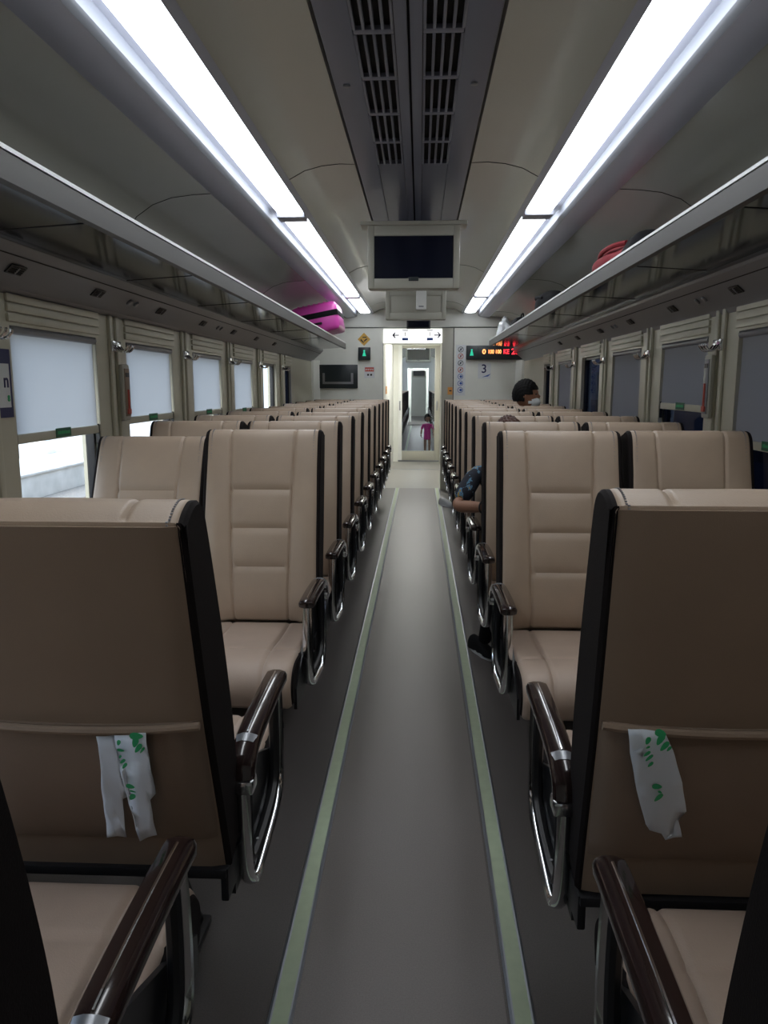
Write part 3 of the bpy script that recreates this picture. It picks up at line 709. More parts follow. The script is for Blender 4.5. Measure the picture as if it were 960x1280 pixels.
def make_bench():
    root = empty('double_seat')
    for sx in (-1, 1):
        xc = sx*.239
        bk = sweep_pad(BL, SW-.008, .014, seam_back, 'leather', 'backrest', root)
        bk.location = (xc, 0, HZ)
        for sg in (-1, 1):
            sp = side_plate(BL, sg*(SW-.014), sg*.014, 'dark_leather', 'side_panel', bk, .001)
            # double row of stitching at the top rear corner
        st = MB()
        for sg in (-1, 1):
            for (y, z) in [p for p in BL if p[1]+HZ > 1.12 and p[0] < .0][::1]:
                st.box(sg*(SW-.0300), sg*(SW-.0265), y-.0022, y+.0022, z-.0010, z+.0016, 'stitch')
        st.build('edge_stitching', bk, 0)
        sheet(SW-.012, SW-.012, .47, 1.203, .007, 'back_fabric', 'back_cover', bk, nz=30)
        pk = sheet(SW-.014, SW-.013, .555, .838, .012, 'pocket_fabric', 'seat_pocket', bk, nz=20, bulge=.016, wav=.010)
        # pocket hem
        hm = MB(); pts = []
        for i in range(25):
            u = -1+2*i/24; z = .833; pts.append((u*(SW-.014), rear_y(z)-.016-.006*(1-u**4), z-HZ+.010*(u*u-1)))
        hm.tube(pts, .0075, 'back_fabric', 8); hm.build('pocket_hem', bk)
        cu = sweep_pad(CLp, SW-.020, .020, seam_cush, 'leather2', 'seat_cushion', root, nx=64)
        cu.location = (xc, 0, 0)
        for sg in (-1, 1): side_plate(CLp, sg*(SW-.028), sg*.012, 'dark_leather', 'side_panel', cu, .012)
    for sx in (-1, 1):
        xa = sx*.474; a = empty('armrest', (xa, 0, 0)); a.parent = root
        # padded top
        P = catmull([(0, -.018, .598), (0, -.016, .622), (0, .000, .650), (0, .05, .668), (0, .14, .676), (0, .26, .680), (0, .365, .680), (0, .388, .675)], 5)
        vs = []; fs = []; sec = [(-.026, -.010), (-.027, .004), (-.022, .012), (-.008, .016), (.008, .016), (.022, .012), (.027, .004), (.027, -.010), (.018, -.014), (-.018, -.014)]
        nn = len(sec); K = len(P)
        for i, p in enumerate(P):
            d = (P[min(i+1, K-1)]-P[max(0, i-1)]).normalized(); up = Vector((1, 0, 0)).cross(d).normalized()
            sc = 1.0
            if i >= K-5: sc = math.sqrt(max(.06, 1-((i-(K-5))/4.2)**2))
            for (sx_, sz_) in sec: vs.append(p+Vector((sx_*sc, 0, 0))+up*sz_*(.6+.4*sc))
        for i in range(K-1):
            for k in range(nn): fs.append((i*nn+k, i*nn+(k+1) % nn, (i+1)*nn+(k+1) % nn, (i+1)*nn+k))
        fs.append(tuple(range(nn))); fs.append(tuple((K-1)*nn+k for k in range(nn))[::-1])
        pad = MB().add(vs, fs, 'pad').build('arm_pad', a, 40)
        inl = MB().tube([(0, p.y, p.z+.0155) for p in P if .05 < p.y < .37], .0028, 'chrome', 6, sx=1.0); inl.build('chrome_inlay', a)
        cap = MB()
        
        cap.box(-.028, .028, -.040, .006, .590, .618, 'chrome', .006)
        cap.build('chrome_cap', a)
        MB().tube([(0, .026, .664), (0, .048, .671)], .0165, 'steel', 10, sx=1.62).build('chrome_band', a)
        ring = catmull([(0, -.016, .61), (0, -.014, .54), (0, -.008, .45), (0, .008, .39), (0, .045, .350), (0, .085, .343), (0, .15, .350), (0, .26, .364), (0, .325, .384), (0, .360, .425), (0, .368, .50), (0, .365, .59), (0, .355, .668)], 5)
        MB().tube(ring, .0115, 'chrome', 12, sx=1.45).build('chrome_loop', a)
        inner = catmull([(0, .02, .65), (0, .02, .50), (0, .03, .415), (0, .09, .39), (0, .25, .402), (0, .315, .435), (0, .330, .54), (0, .325, .665)], 4)
        MB().tube(inner, .010, 'black', 8, sx=1.3).build('inner_frame', a)
        pins = MB()
        for yy in (.12, .19, .26): pins.tube([(0, yy, .36), (0, yy-.004, .40)], .004, 'chrome', 6)
        pins.build('chrome_pins', a)
        sh = MB(); s_in = -sx
        sh.prism([(-.02, .36), (.50, .36), (.50, .43), (.42, .47), (.10, .60), (-.02, .62)], s_in*.018, s_in*.028, 'x', 'black'); sh.build('side_shield', a)
    b = MB()
    b.box(-.45, .45, .06, .10, .372, .396, 'black', .006); b.box(-.45, .45, .36, .42, .345, .380, 'black', .006)
    for x in (-.43, -.24, .0, .24, .43): b.box(x-.014, x+.014, .06, .42, .350, .378, 'black', .004)
    for x in (-.455, .455): b.box(x-.008, x+.008, -.10, .10, .400, .470, 'black', .004); b.box(x-.008, x+.008, .05, .12, .36, .42, 'black', .004)
    b.box(-.46, .46, -.105, -.075, .450, .470, 'black', .005)
    b.build('seat_frame', root)
    for x in (-.26, .26):
        l = MB(); l.box(x-.025, x+.025, .10, .15, .02, .36, 'black', .006); l.box(x-.03, x+.03, .0, .36, 0, .022, 'black', .006)
        l.tube([(x, .34, .02), (x, .16, .34)], .014, 'black', 8); l.build('leg', root)
    f = MB(); f.tube([(-.33, .06, .10), (.33, .06, .10)], .011, 'black', 8)
    for x in (-.26, .26): f.tube([(x, .06, .10), (x, .12, .16)], .009, 'black', 6)
    f.build('foot_rail', root)
    return root
proto = make_bench(); used = False
BX = .8075
def bench(x, y, face, label, group=None, recl=(0, 0)):
    global used
    if not used: b = proto; used = True
    else: b = copy_tree(proto)
    b.location = (x, y, 0); b.rotation_euler.z = 0 if face > 0 else PI
    for k in list(b.keys()):
        if k == 'group': del b[k]
    tag(b, label, 'train seat', group)
    bks = [c for c in b.children if c.name.split('.')[0] == 'backrest']
    for c in bks:
        i = 0 if c.location.x*(1 if face > 0 else -1)*(1 if x > 0 else -1) < 0 else 1     # 0: aisle side, 1: window side
        c.rotation_euler.x = math.radians(recl[i])
    return b
O = ['first', 'second', 'third', 'fourth', 'fifth', 'sixth', 'seventh', 'eighth', 'ninth', 'tenth']
copies = []
PITCH = .735
for s, sd in ((-1, 'left'), (1, 'right')):
    oy = .72 if s < 0 else .70
    copies.append((s*BX, oy, 1, 'beige double seat cut by the bottom frame edge, %s of the aisle' % sd, (0, 0)))
    copies.append((s*(BX-.018 if s < 0 else BX-.006), 1.45 if s < 0 else 1.40, 1, 'double seat seen from behind, torn film in its pocket, %s of aisle' % sd, (4.2 if s < 0 else -2.0, 0)))
    for k in range(10):
        y = (2.85 if s < 0 else 2.80)+PITCH*k
        rec = (0, 0)
        if s < 0: rec = [(0, 9), (0, 0), (1, 0), (2, 1), (0, 0), (0, 2), (0, 0), (1, 0), (0, 0), (0, 0)][k]
        else: rec = [(0, -1), (0, 0), (0, 0), (0, 0), (0, 1), (0, 0), (0, 0), (0, 0), (0, 0), (0, 0)][k]
        extra = {9: ', by the end wall'}.get(k, '')
        copies.append((s*BX, y, -1, '%s double seat facing the camera, counted from the front, %s side%s' % (O[k], sd, extra), rec))
for c in copies: bench(c[0], c[1], c[2], c[3], None, c[4])
for s, sd in ((-1, 'left'), (1, 'right')):
    for k in range(12):
        bench(s*BX, 16.6+.86*k, -1, 'double seats in the next carriage, %s side, beyond the glass door' % sd, 'next carriage seats %s' % sd)

# ---------------------------------------------------------------- torn bag strips in the pockets
def film(name, pts, y, slope, m, parent, th=.0008, wr=.002):
    """pts outline (x,z); a thin crumpled sheet following the seat back"""
    bm = bmesh.new()
    vs = [bm.verts.new((x, 0, z)) for x, z in pts]
    f = bm.faces.new(vs); bmesh.ops.triangulate(bm, faces=[f])
    for _ in range(3): bmesh.ops.subdivide_edges(bm, edges=[e for e in bm.edges if e.calc_length() > .012], cuts=1)
    bmesh.ops.triangulate(bm, faces=bm.faces)
    for v in bm.verts:
        x, z = v.co.x, v.co.z
        v.co.y = y(z) - (.003+wr*(1+math.sin(x*90+z*35)+.6*math.sin(z*110-x*50)))
    me = bpy.data.meshes.new(name); bm.to_mesh(me); bm.free(); me.materials.append(M[m])
    for p in me.polygons: p.use_smooth = True
    o = bpy.data.objects.new(name, me); COL.objects.link(o); o.parent = parent
    md = o.modifiers.new('thickness', 'SOLIDIFY'); md.thickness = th; md.offset = 0
    return o
def leaves(name, spots, y, parent, m='greenpr'):
    mb = MB()
    for (x, z, a, L, W) in spots:
        n = 10; vs = []; 
        for k in range(n):
            t = 2*PI*k/n; px = math.cos(t)*L; pz = math.sin(t)*W*(1-.3*math.cos(t))
            X = x+px*math.cos(a)-pz*math.sin(a); Z = z+px*math.sin(a)+pz*math.cos(a); vs.append((X, y(Z)-.0085, Z))
        mb.add(vs, [tuple(range(n))], m)
    o = mb.build(name, parent, 0); return o
OLy = 1.430; ORy = 1.408
def sl(oy):
    return lambda z: oy+rear_y(z)-.018-.014*math.sin(PI*min(1, max(0, (z-.555)/.29)))**.7
yl = sl(OLy); yr = sl(ORy)
def px(u, v, oy, X=None):
    """point of the seat back seen at the given place: solved for its real depth"""
    th = math.radians(9.337); psi = math.radians(2.645)
    Fw = Vector((-math.sin(psi)*math.cos(th), math.cos(psi)*math.cos(th), -math.sin(th))); R = Vector((math.cos(psi), math.sin(psi), 0)); U = R.cross(Fw)
    d = Fw+R*(u-480)/961-U*(v-640)/961; Y = oy(.75); z = .75
    for _ in range(6): t = Y/d.y; z = 1.4+t*d.z; Y = oy(z)
    return (.04+(Y/d.y)*d.x, z)
def zl(pts, oy): return [px(110+x/8, 900+y/8, oy) for x, y in pts]
def zr(pts, oy): return [px(770+x/8, 895+y/8, oy) for x, y in pts]
r = empty('torn_bag_film', (0, 0, 0), 'torn white bag with green leaves and two tails in the left seat pocket', 'plastic bag')
film('plain_strip', zl([(95, 150), (280, 140), (310, 330), (400, 760), (355, 780), (370, 900), (395, 1160), (300, 1150), (205, 1155), (165, 800), (130, 400)], yl), yl, 0, 'bagfilm', r)['label'] = 'plain bluish white strip'
yl2 = lambda z: yl(z)-.007
film('printed_strip', zl([(265, 108), (590, 112), (600, 330), (685, 725), (635, 780), (695, 1140), (600, 1165), (530, 1195), (410, 760), (385, 460), (320, 370)], yl2), yl2, 0, 'bagfilm', r)['label'] = 'white strip printed with green leaves'
sp = []
for (x, y, a, L, W) in [(325, 205, 1.9, 26, 16), (345, 280, 0.2, 30, 14), (340, 345, 2, 18, 10), (365, 390, 2.4, 30, 14), (385, 435, 2.2, 34, 14), (440, 640, .3, 36, 24), (465, 690, .3, 26, 10), (460, 745, 2.2, 36, 24), (500, 140, 0, 55, 32), (490, 200, 1.9, 50, 26), (520, 260, 2.2, 50, 20), (560, 280, 2.2, 34, 10)]:
    c = zl([(x, y)], yl2)[0]; sp.append((c[0], c[1], -a, L/8*.0018, W/8*.0017))
leaves('leaf_print', sp, yl2, r)
r = empty('torn_bag_film', (0, 0, 0), 'single torn white bag strip with green leaves in the right seat pocket', 'plastic bag')
film('printed_strip', zr([(110, 115), (260, 120), (480, 150), (560, 330), (650, 650), (695, 940), (640, 900), (590, 830), (600, 950), (655, 1200), (560, 1195), (480, 1215), (440, 1150), (330, 1130), (290, 1070), (200, 740), (130, 350)], yr), yr, 0, 'bagfilm', r)
yr2 = lambda z: yr(z)-.004
sp = []
for (x, y, a, L, W) in [(305, 225, 1.9, 34, 20), (305, 290, 2.6, 18, 9), (295, 355, 2.4, 34, 14), (318, 395, 2.3, 40, 14), (330, 460, 2.2, 30, 14), (395, 680, .1, 40, 26), (425, 735, .6, 20, 10), (410, 790, 2.2, 48, 20), (430, 150, .3, 46, 30), (430, 210, 2.0, 56, 26), (470, 280, 2.2, 50, 22), (515, 305, 2.2, 26, 12)]:
    c = zr([(x, y)], yr2)[0]; sp.append((c[0], c[1], -a, L/8*.0017, W/8*.0017))
leaves('leaf_print', sp, yr2, r)
film('folded_corner', zr([(165, 345), (255, 395), (270, 300)], yr2), yr2, 0, 'bagfilm', r, wr=.001)

# ---------------------------------------------------------------- luggage
def suitcase(x, y, z, wx, ly, h):
    r = empty('suitcase', (x, y, z), 'pink hard shell suitcase with a black strap lying on the left rack', 'suitcase')
    r.rotation_euler.y = math.radians(-11)
    b = MB(); b.box(0, wx, 0, ly, 0, h, 'pink', .045)
    b.build('shell', r, 60)
    rb = MB()
    for k in range(6): rb.box(.07+k*(wx-.14)/6, .07+k*(wx-.14)/6+.02, .02, ly-.02, h-.003, h+.006, 'pink', .003)
    rb.build('shell_ribs', r)
    st = MB(); st.box(-.004, wx+.004, -.004, ly+.004, h*.50, h*.50+.055, 'blackfab', .003); st.build('strap', r)
    hd = MB(); hd.tube(catmull([(wx*.38, 0, h*.30), (wx*.38, -.02, h*.31), (wx*.60, -.02, h*.31), (wx*.60, 0, h*.30)], 4), .010, 'black', 8); hd.build('handle', r)
    for i in (0, 1):
        MB().lathe([(.02, -.012), (.024, -.008), (.024, .008), (.02, .012)], 'black', 14, (wx*.15+i*wx*.7, ly+.02, .03), 'x').build('wheel', r)
    MB().box(wx*.12, wx*.30, -.006, .0, h*.24, h*.33, 'black', .003).build('latch', r)
suitcase(-1.215, 7.9, 1.880, .46, .62, .285)
def blob(name, parent, c, r3, m, seed=1, amp=.12, flat=None):
    bm = bmesh.new(); bmesh.ops.create_icosphere(bm, subdivisions=4, radius=1)
    rnd = random.Random(seed); ph = [rnd.random()*6 for _ in range(6)]
    for v in bm.verts:
        p = v.co; k = 1+amp*(math.sin(p.x*4+ph[0])*math.sin(p.y*5+ph[1])+.6*math.sin(p.z*7+ph[2]+p.x*3)+.4*math.sin(p.y*11+ph[3]))
        v.co = Vector((p.x*r3[0]*k, p.y*r3[1]*k, p.z*r3[2]*k))
        if v.co.z < -r3[2]*.8: v.co.z = -r3[2]*.8
        v.co += Vector(c)
    me = bpy.data.meshes.new(name); bm.to_mesh(me); bm.free(); me.materials.append(M[m])
    for p in me.polygons: p.use_smooth = True
    o = bpy.data.objects.new(name, me); COL.objects.link(o)
    if parent: o.parent = parent
    return o
r = empty('duffel_bag', (1.07, 3.96, 1.905), 'red soft bag with a dark maroon end on the right rack', 'bag')
blob('bag_body', r, (0, .12, .085), (.13, .42, .105), 'redfab', 3, .06)
blob('bag_end', r, (0, -.30, .08), (.12, .16, .105), 'blackfab', 5, .05)
MB().tube(catmull([(-.07, -.16, .155), (-.105, -.04, .16), (-.115, .15, .155), (-.08, .34, .145)], 6), .012, 'redfab', 8).build('carry_strap', r)
r = empty('reflection_box', (1.14, 3.22, 1.905), 'pale box standing in for a reflection on the right rack, beside the red bag', 'bag')  # pale reflection above the rack, modelled as a small solid box
MB().box(-.04, .04, -.05, .05, 0, .17, 'plasticbag', .006).build('bag_body', r)
MB().tube(catmull([(-.02, -.045, .16), (-.02, -.045, .185), (.02, -.045, .185), (.02, -.045, .16)], 5), .004, 'paper', 6).build('reflection_loop', r)
r = empty('backpack', (1.07, 6.3, 1.905), 'rounded black backpack on the right rack beyond the red bag', 'bag')
blob('pack_body', r, (0, 0, .10), (.13, .30, .13), 'blackfab', 8, .05)
MB().tube(catmull([(-.10, -.16, .16), (-.125, -.02, .175), (-.10, .12, .17)], 6), .010, 'blackfab', 7).build('shoulder_strap', r)
r = empty('plastic_carrier', (1.02, 9.2, 1.905), 'crumpled silvery plastic bag at the far end of the right rack', 'bag')
blob('bag_body', r, (0, 0, .11), (.085, .16, .135), 'plasticbag', 11, .12)
blob('bag_knot', r, (0, 0, .245), (.03, .035, .04), 'plasticbag', 12, .2)
r = empty('travel_bag', (1.12, 8.45, 1.905), 'low black travel bag behind the silvery plastic bag on the right rack', 'bag')
MB().box(-.10, .12, -.28, .28, 0, .20, 'blackfab', .05).build('bag_body', r, 60)
MB().tube(catmull([(0, -.12, .19), (0, -.08, .24), (0, .08, .24), (0, .12, .19)], 5), .008, 'blackfab', 7).build('carry_handle', r)

# ---------------------------------------------------------------- people
def skin(name, joints, edges, m, parent=None, sub=2, root=0):
    me = bpy.data.meshes.new(name); names = list(joints); idx = {k: i for i, k in enumerate(names)}
    me.from_pydata([joints[k][0] for k in names], [(idx[a], idx[b]) for a, b in edges], [])
    o = bpy.data.objects.new(name, me); COL.objects.link(o)
    md = o.modifiers.new('skin', 'SKIN'); md.use_smooth_shade = True; md.branch_smoothing = .6
    sv = me.skin_vertices[0].data
    for i, k in enumerate(names):
        rr = joints[k][1]; sv[i].radius = (rr, rr) if not isinstance(rr, tuple) else rr; sv[i].use_root = (i == root)
    s = o.modifiers.new('sub', 'SUBSURF'); s.levels = sub; s.render_levels = sub
    dg = bpy.context.evaluated_depsgraph_get(); nm = bpy.data.meshes.new_from_object(o.evaluated_get(dg)); bpy.data.objects.remove(o)
    nm.materials.clear(); nm.materials.append(M[m])
    for p in nm.polygons: p.use_smooth = True; p.material_index = 0
    q = bpy.data.objects.new(name, nm); COL.objects.link(q)
    if parent: q.parent = parent
    return q
def join(objs, name, parent):
    bm = bmesh.new(); mats = []
    for o in objs:
        me = o.data; off = len(bm.verts); tmp = bmesh.new(); tmp.from_mesh(me); tmp.transform(o.matrix_local)
        k = len(mats); mats += list(me.materials)
        vm = [bm.verts.new(v.co) for v in tmp.verts]; tmp.verts.index_update()
        for f in tmp.faces:
            try: nf = bm.faces.new([vm[v.index] for v in f.verts]); nf.material_index = k+f.material_index; nf.smooth = True
            except ValueError: pass
        tmp.free()
    me = bpy.data.meshes.new(name); bm.to_mesh(me); bm.free()
    for m_ in mats: me.materials.append(m_)
    for o in objs: bpy.data.objects.remove(o)
    q = bpy.data.objects.new(name, me); COL.objects.link(q); q.parent = parent; return q
def head_mesh(c, yaw, H, m='skin', pitch=0):
    """head with brow, nose, lips, chin; +(-y) is the face before yaw"""
    bm = bmesh.new(); bmesh.ops.create_uvsphere(bm, u_segments=40, v_segments=30, radius=1)
    for v in bm.verts:
        x, y, z = v.co; a = .355*H*1.0; X, Yy, Z = x*.345*H, y*.43*H, z*.5*H
        if z < 0: X *= 1-.28*(-z)**1.2; Yy = Yy*(1-.10*(-z)) - .03*H*(-z)*(1 if y < 0 else 3*.4)
        if y < 0:
            X *= 1-.06*(-y)
            nz_ = math.exp(-((z+.14)/.17)**2)*math.exp(-(x/.17)**2)*(1 if y < -.6 else 0); Yy -= .10*H*nz_*min(1, max(0, (-z+.35)/.45))
            for ex in (-.38, .38): Yy += .035*H*math.exp(-((x-ex)/.17)**2-((z-.03)/.12)**2)
            Yy -= .020*H*math.exp(-((z-.20)/.09)**2)*math.exp(-(x/.6)**2)
            Yy -= .022*H*math.exp(-((z+.52)/.06)**2-(x/.25)**2); Yy -= .03*H*math.exp(-((z+.85)/.13)**2-(x/.3)**2)
        v.co = Vector((X, Yy, Z))
    for sx in (-1, 1):   # ears
        r_ = bmesh.ops.create_uvsphere(bm, u_segments=12, v_segments=8, radius=1)
        for v in r_['verts']: v.co = Vector((sx*.345*H+v.co.x*.03*H, .04*H+v.co.y*.075*H, -.02*H+v.co.z*.14*H))
    me = bpy.data.meshes.new('head'); bm.to_mesh(me); bm.free(); me.materials.append(M[m])
    for p in me.polygons: p.use_smooth = True
    o = bpy.data.objects.new('head', me); COL.objects.link(o)
    mt = Matrix.Translation(Vector(c)) @ Matrix.Rotation(yaw, 4, 'Z') @ Matrix.Rotation(pitch, 4, 'X')
    me.transform(mt); return o, mt
def hair_mesh(mt, H, m, parent, long=0, name='hair'):
    bm = bmesh.new(); bmesh.ops.create_uvsphere(bm, u_segments=80, v_segments=56, radius=1)
    kill = []
    for v in bm.verts:
        x, y, z = v.co; line = .30 if y < -.55 else (.05 if y < .0 else -.45-long)
        if abs(y+.3) < .3 and abs(x) > .6: line = -.05
        if z < line: kill.append(v)
        k = 1+.02*math.sin(x*31+z*17)+.02*math.sin(y*27+x*9)
        v.co = Vector((x*.385*H*k, (y*.475*H+.012*H)*k, z*.555*H*k))
    bmesh.ops.delete(bm, geom=kill, context='VERTS')
    me = bpy.data.meshes.new(name); bm.to_mesh(me); bm.free(); me.transform(mt); me.materials.append(M[m])
    for p in me.polygons: p.use_smooth = True
    o = bpy.data.objects.new(name, me); COL.objects.link(o); o.parent = parent
    s = o.modifiers.new('thick', 'SOLIDIFY'); s.thickness = .012; s.offset = -1; return o
def eyes(mt, H, parent):
    for sx in (-1, 1):
        bm = bmesh.new(); bmesh.ops.create_uvsphere(bm, u_segments=12, v_segments=8, radius=.045*H); me = bpy.data.meshes.new('eye'); 
        for v in bm.verts: v.co += Vector((sx*.135*H, -.365*H, .015*H)); v.co.z = .015*H+(v.co.z-.015*H)*.5
        bm.to_mesh(me); bm.free(); me.transform(mt); me.materials.append(M['black']); o = bpy.data.objects.new('eye', me); COL.objects.link(o); o.parent = parent
def hand(wr, d, side, up, L, m='skin'):
    """relaxed curled hand at wrist wr pointing d; side = thumb direction; returns list of objects"""
    wr = Vector(wr); d = Vector(d).normalized(); side = Vector(side).normalized(); up = Vector(up).normalized(); J = {}; E = []
    J['w'] = (wr, .021*L/.17); J['p'] = (wr+d*L*.22, (.030*L/.17, .014*L/.17)); J['k'] = (wr+d*L*.44, (.034*L/.17, .012*L/.17)); E += [('w', 'p'), ('p', 'k')]
    out = [skin('palm', J, E, m)]
    for i in range(4):
        s = side*(.033-.022*i)*L/.17; ln = [.40, .46, .43, .34][i]*L; b = wr+d*L*.40+s
        c1 = b+d*ln*.42-up*ln*.10; c2 = c1+d*ln*.30-up*ln*.28; c3 = c2+d*ln*.12-up*ln*.26
        j = {'a': (b, .0088*L/.17), 'b': (c1, .0082*L/.17), 'c': (c2, .0074*L/.17), 'd': (c3, .0062*L/.17)}
        out.append(skin('finger', j, [('a', 'b'), ('b', 'c'), ('c', 'd')], m))
    b = wr+d*L*.12+side*.018*L/.17
    j = {'a': (b, .012*L/.17), 'b': (b+(d*.6+side*.8)*L*.18, .0105*L/.17), 'c': (b+(d*.6+side*.8)*L*.18+(d*.95+side*.2-up*.2)*L*.16, .0085*L/.17)}
    out.append(skin('thumb', j, [('a', 'b'), ('b', 'c')], m)); return out
def shoe(name, loc, rz, m, parent=None, L=.26, label=None):
    k = L/.27; b = MB(); vs = []; secs = [(-.13, .030, .085, 0), (-.11, .038, .095, 0), (-.04, .036, .090, 0), (.02, .040, .070, 0), (.08, .046, .052, 0), (.115, .036, .040, 0), (.135, .014, .028, 0)]
    n = 12; fs = []
    for (y, wd, h, _) in secs:
        for i in range(n):
            t = PI*i/(n-1); vs.append((math.cos(t)*wd*k, y*k, (.02+math.sin(t)**.8*(h-.02) if 0 < i < n-1 else .016)*k))
    for a in range(len(secs)-1):
        for i in range(n-1): fs.append((a*n+i, a*n+i+1, (a+1)*n+i+1, (a+1)*n+i))
        fs.append((a*n, (a+1)*n, (a+1)*n+n-1, a*n+n-1))
    fs.append(tuple(range(n))); fs.append(tuple((len(secs)-1)*n+i for i in range(n))[::-1]); b.add(vs, fs, m)
    o = b.build(name, parent, 50); o.location = loc; o.rotation_euler.z = rz
    so = MB(); pl = [(math.cos(t*2*PI/20)*(.046 if math.sin(t*2*PI/20) > 0 else .038)*k, (.0+math.sin(t*2*PI/20)*.138)*k) for t in range(20)]
    so.prism(pl, .0, .020*k, 'z', 'paper'); s2 = so.build('sole', o if parent is None or True else parent)
    return o
# woman seated on the aisle seat of the third right row from the front, elbow over the armrest
def seated(root, hip, head_c, Hh, yaw, shirt, hair, elbowR, wristR, lean=(0, 0), feet=None, long=0, pants='blackfab', torso_w=.16, face=-1, hand_dir=(1, 0, 0), thumb=(0, 0, 1), hs=.15):
    hx, hy, hz = hip; hc = Vector(head_c); neck = hc+Vector((0, .02, -.55*Hh)); ch = Vector((hc.x, hc.y+.04, neck.z-.10))
    J = {'pel': (Vector(hip), (.13, .10)), 'bel': (Vector((hx, hy, hz+.14)).lerp(ch, .35), (.13, .095)), 'ch': (ch-Vector((0, 0, .06)), (.14, .10)), 'nb': (neck, .055)}
    E = [('pel', 'bel'), ('bel', 'ch'), ('ch', 'nb')]
    sh = {}
    for k, s in (('L', -1), ('R', 1)):
        sh[k] = Vector((hc.x+s*torso_w, hc.y+.05, neck.z-.065)); J['s'+k] = (sh[k], .052); E.append(('ch', 's'+k))
    # -x side = aisle arm
    el = {'L': Vector(elbowR), 'R': sh['R']+Vector((.04, -.06, -.24))}
    wr_ = {'L': Vector(wristR), 'R': sh['R']+Vector((-.06, -.26, -.26))}
    for k in 'LR':
        J['u'+k] = (sh[k].lerp(el[k], .5), .050); J['e'+k] = (sh[k].lerp(el[k], .88), .052); E += [('s'+k, 'u'+k), ('u'+k, 'e'+k)]
    body = skin('body', {**J}, E, shirt, None)
    parts = [body]
    arm = []
    for k in 'LR':
        a = sh[k].lerp(el[k], .75)
        arm.append(skin('forearm', {'a': (a, .034), 'b': (el[k], .037), 'c': (el[k].lerp(wr_[k], .5), .034), 'd': (wr_[k], .023)}, [('a', 'b'), ('b', 'c'), ('c', 'd')], 'skin'))
        arm += hand(wr_[k], hand_dir if k == 'L' else (-.5, -.8, -.1), thumb, (0, 0, 1) if thumb != (0, 0, 1) else (0, 1, 0), hs)
    arm.append(skin('neck', {'a': (neck-Vector((0, -.01, .05)), .05), 'b': (neck+Vector((0, 0, .05)), .048)}, [('a', 'b')], 'skin'))
    h, mt = head_mesh(hc, yaw, Hh); arm.append(h)
    legs = []
    for s in (-1, 1):
        kn = Vector((hx+s*.10, hy-.40, hz+.02)); ft = Vector(feet[0 if s < 0 else 1])
        legs.append(skin('legs', {'a': (Vector((hx+s*.07, hy, hz-.01)), .075), 'b': (Vector((hx+s*.09, hy-.2, hz)), .070), 'c': (kn, .056), 'd': (kn.lerp(ft, .5), .048), 'e': (ft+Vector((0, .02, .07)), .036)}, [('a', 'b'), ('b', 'c'), ('c', 'd'), ('d', 'e')], pants))
    b = join(parts+arm+legs, 'body', root)
    hair_mesh(mt, Hh, hair, root, long); eyes(mt, Hh, root)
    return mt
r = empty('person', (0, 0, 0), 'person in dark patterned shirt on the right, bent elbow leaning out over the armrest', 'person')
seated(r, (.54, 4.10, .60), (.505, 4.08, 1.128), .215, 0, 'shirt', 'hairb', (.235, 4.00, .775), (.385, 3.87, .79), feet=[(.385, 3.86, .0), (.60, 3.80, .0)], long=.25, hand_dir=(.9, -.3, -.05), thumb=(0, -.2, 1), hs=.15, torso_w=.155)
shoe('shoe', (.385, 3.90, 0), PI+.5, 'blackfab', r, .24); shoe('shoe', (.60, 3.84, 0), PI, 'blackfab', r, .24)
bt = MB(); c = Vector((.235, 4.0, .775)).lerp(Vector((.385, 3.87, .79)), .86); dd = Vector((.15, -.13, .015)).normalized(); a1 = dd.cross(Vector((0, 0, 1))).normalized(); a2 = dd.cross(a1)
bt.tube([c+a1*math.cos(t*PI/8)*.030+a2*math.sin(t*PI/8)*.030 for t in range(16)], .005, 'black', 6, closed=True); bt.build('bracelet', r)
# man by the right window, face turned to the window
r = empty('person', (0, 0, 0), 'person with short black hair and white face mask, head turned to the right window', 'person')
mt = seated(r, (1.03, 7.05, .60), (.975, 6.92, 1.322), .245, math.radians(78), 'blackfab', 'hair', (.76, 6.86, .84), (.86, 6.66, .76), feet=[(.93, 6.62, 0), (1.13, 6.62, 0)], hand_dir=(.5, -.8, 0), thumb=(1, .2, .2), torso_w=.17)
shoe('shoe', (.93, 6.65, 0), PI, 'black', r); shoe('shoe', (1.13, 6.65, 0), PI, 'black', r)
bm = bmesh.new(); bmesh.ops.create_uvsphere(bm, u_segments=24, v_segments=16, radius=1); H = .245; kill = []
for v in bm.verts:
    x, y, z = v.co
    if y > -.25: kill.append(v)
    v.co = Vector((x*.31*H, y*.56*H-.0*H+.03*H, z*.26*H-.27*H))
bmesh.ops.delete(bm, geom=kill, context='VERTS'); me = bpy.data.meshes.new('face_mask'); bm.to_mesh(me); bm.free(); me.transform(mt); me.materials.append(M['mask'])
o = bpy.data.objects.new('face_mask', me); COL.objects.link(o); o.parent = r; sd_ = o.modifiers.new('t', 'SOLIDIFY'); sd_.thickness = .003
# pale blue sneaker further along
o = shoe('sneaker', (.365, 8.95, 0), PI+.6, 'plasticbag', None, .27); tag(o, 'blue and white sneaker on the floor at the foot of the far right seats', 'shoe')
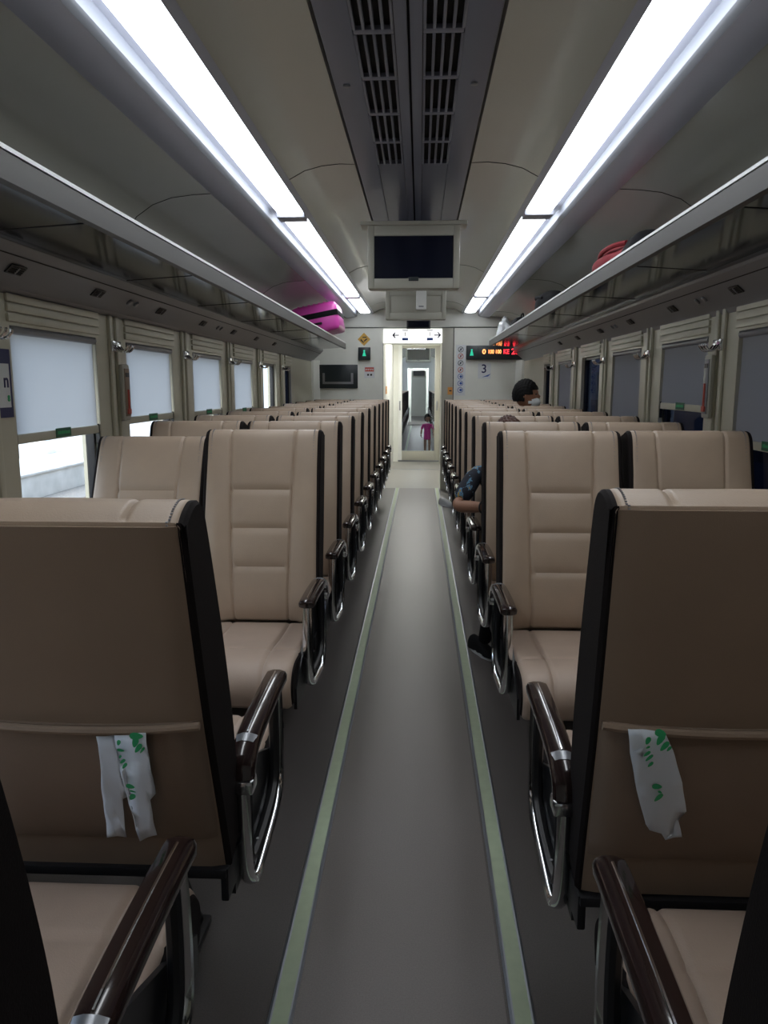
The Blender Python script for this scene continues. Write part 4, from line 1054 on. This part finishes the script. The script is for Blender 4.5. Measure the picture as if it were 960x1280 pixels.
# child in the next carriage
r = empty('person', (.20, 16.1, 0), 'small child in magenta clothes in the next carriage aisle, seen through the door glass', 'person')
J = {'pel': ((0, 0, .40), (.075, .06)), 'ch': ((0, 0, .56), (.075, .055)), 'nk': ((0, 0, .64), .035), 'sl': ((-.085, 0, .60), .03), 'sr': ((.085, 0, .60), .03), 'el': ((-.12, .0, .50), .028), 'er': ((.12, 0, .50), .028), 'hem': ((0, 0, .28), (.10, .085))}
b1 = skin('body', J, [('hem', 'pel'), ('pel', 'ch'), ('ch', 'nk'), ('ch', 'sl'), ('ch', 'sr'), ('sl', 'el'), ('sr', 'er')], 'magenta', None, root=0)
pp = [b1]
for s in (-1, 1):
    pp.append(skin('leg', {'a': (Vector((s*.04, 0, .36)), .035), 'b': (Vector((s*.045, -.005, .20)), .030), 'c': (Vector((s*.045, .0, .05)), .022)}, [('a', 'b'), ('b', 'c')], 'skin'))
    pp.append(skin('arm', {'a': (Vector((s*.118, 0, .51)), .020), 'b': (Vector((s*.13, -.04, .40)), .016)}, [('a', 'b')], 'skin'))
    pp += hand((s*.13, -.04, .40), (0, -.3, -1), (-s*.2, -1, 0), (s, 0, 0), .09)
h, mt = head_mesh((0, -.01, .735), .3, .165); pp.append(h)
join(pp, 'body', r); hair_mesh(mt, .165, 'hair', r, .3); eyes(mt, .165, r)
shoe('shoe', (-.045, -.02, 0), PI, 'paper', r, .13); shoe('shoe', (.045, -.02, 0), PI, 'paper', r, .13)

# ---------------------------------------------------------------- outside
m = MB(); m.box(-60, 60, -30, 60, -1.20, -1.10, 'ballast'); m.build('ground')['kind'] = 'structure'
r = empty('station_platform', (-8.5, 0, -1.1), 'pale concrete platform seen under the left window blinds', 'platform')
MB().box(-14, 0, -25, 50, 0, .55, 'platform', .02).build('platform_slab', r); MB().box(-.25, .06, -25, 50, .55, .60, 'platform', .01).build('coping', r)
for x, lb in ((-5.9, 'nearer'), (-7.1, 'farther')):
    r = MB().box(x-.035, x+.035, -25, 50, -1.10, -.95, 'rust', .01).build('track_rail'); tag(r, '%s steel rail of the empty track outside the left windows' % lb, 'rail')
for k, y in enumerate((6, 14, 22)):
    r = empty('platform_column', (-11, y, -.55), 'white platform column outside, %s from the camera' % ['nearest', 'second', 'third'][k], 'column')
    MB().box(-.2, .2, -.2, .2, 0, 3.0, 'white', .02).build('shaft', r); MB().box(-.28, .28, -.28, .28, 0, .35, 'white', .02).build('plinth', r)
r = empty('sky_block_train', (2.75, 3, -1.1), 'dark blue train body added outside the right windows to block sky light', 'train')  # assumed train, added to keep sky light off the right blinds
MB().box(0, 2.8, -14, 26, .9, 4.0, 'outtrain', .15).build('train_body', r); MB().box(.2, 2.6, -14, 26, .35, .9, 'black', .02).build('underframe', r)
for k in range(14):
    y = -9+k*2.4; MB().box(-.006, .0, y, y+1.3, 1.9, 2.7, 'screen').build('side_window', r, 0)
g = MB()
for k in range(8): g.lathe([(.42, -.06), (.42, .06)], 'rust', 20, (.5, -8+k*4, .42), 'x')
g.build('wheels', r)
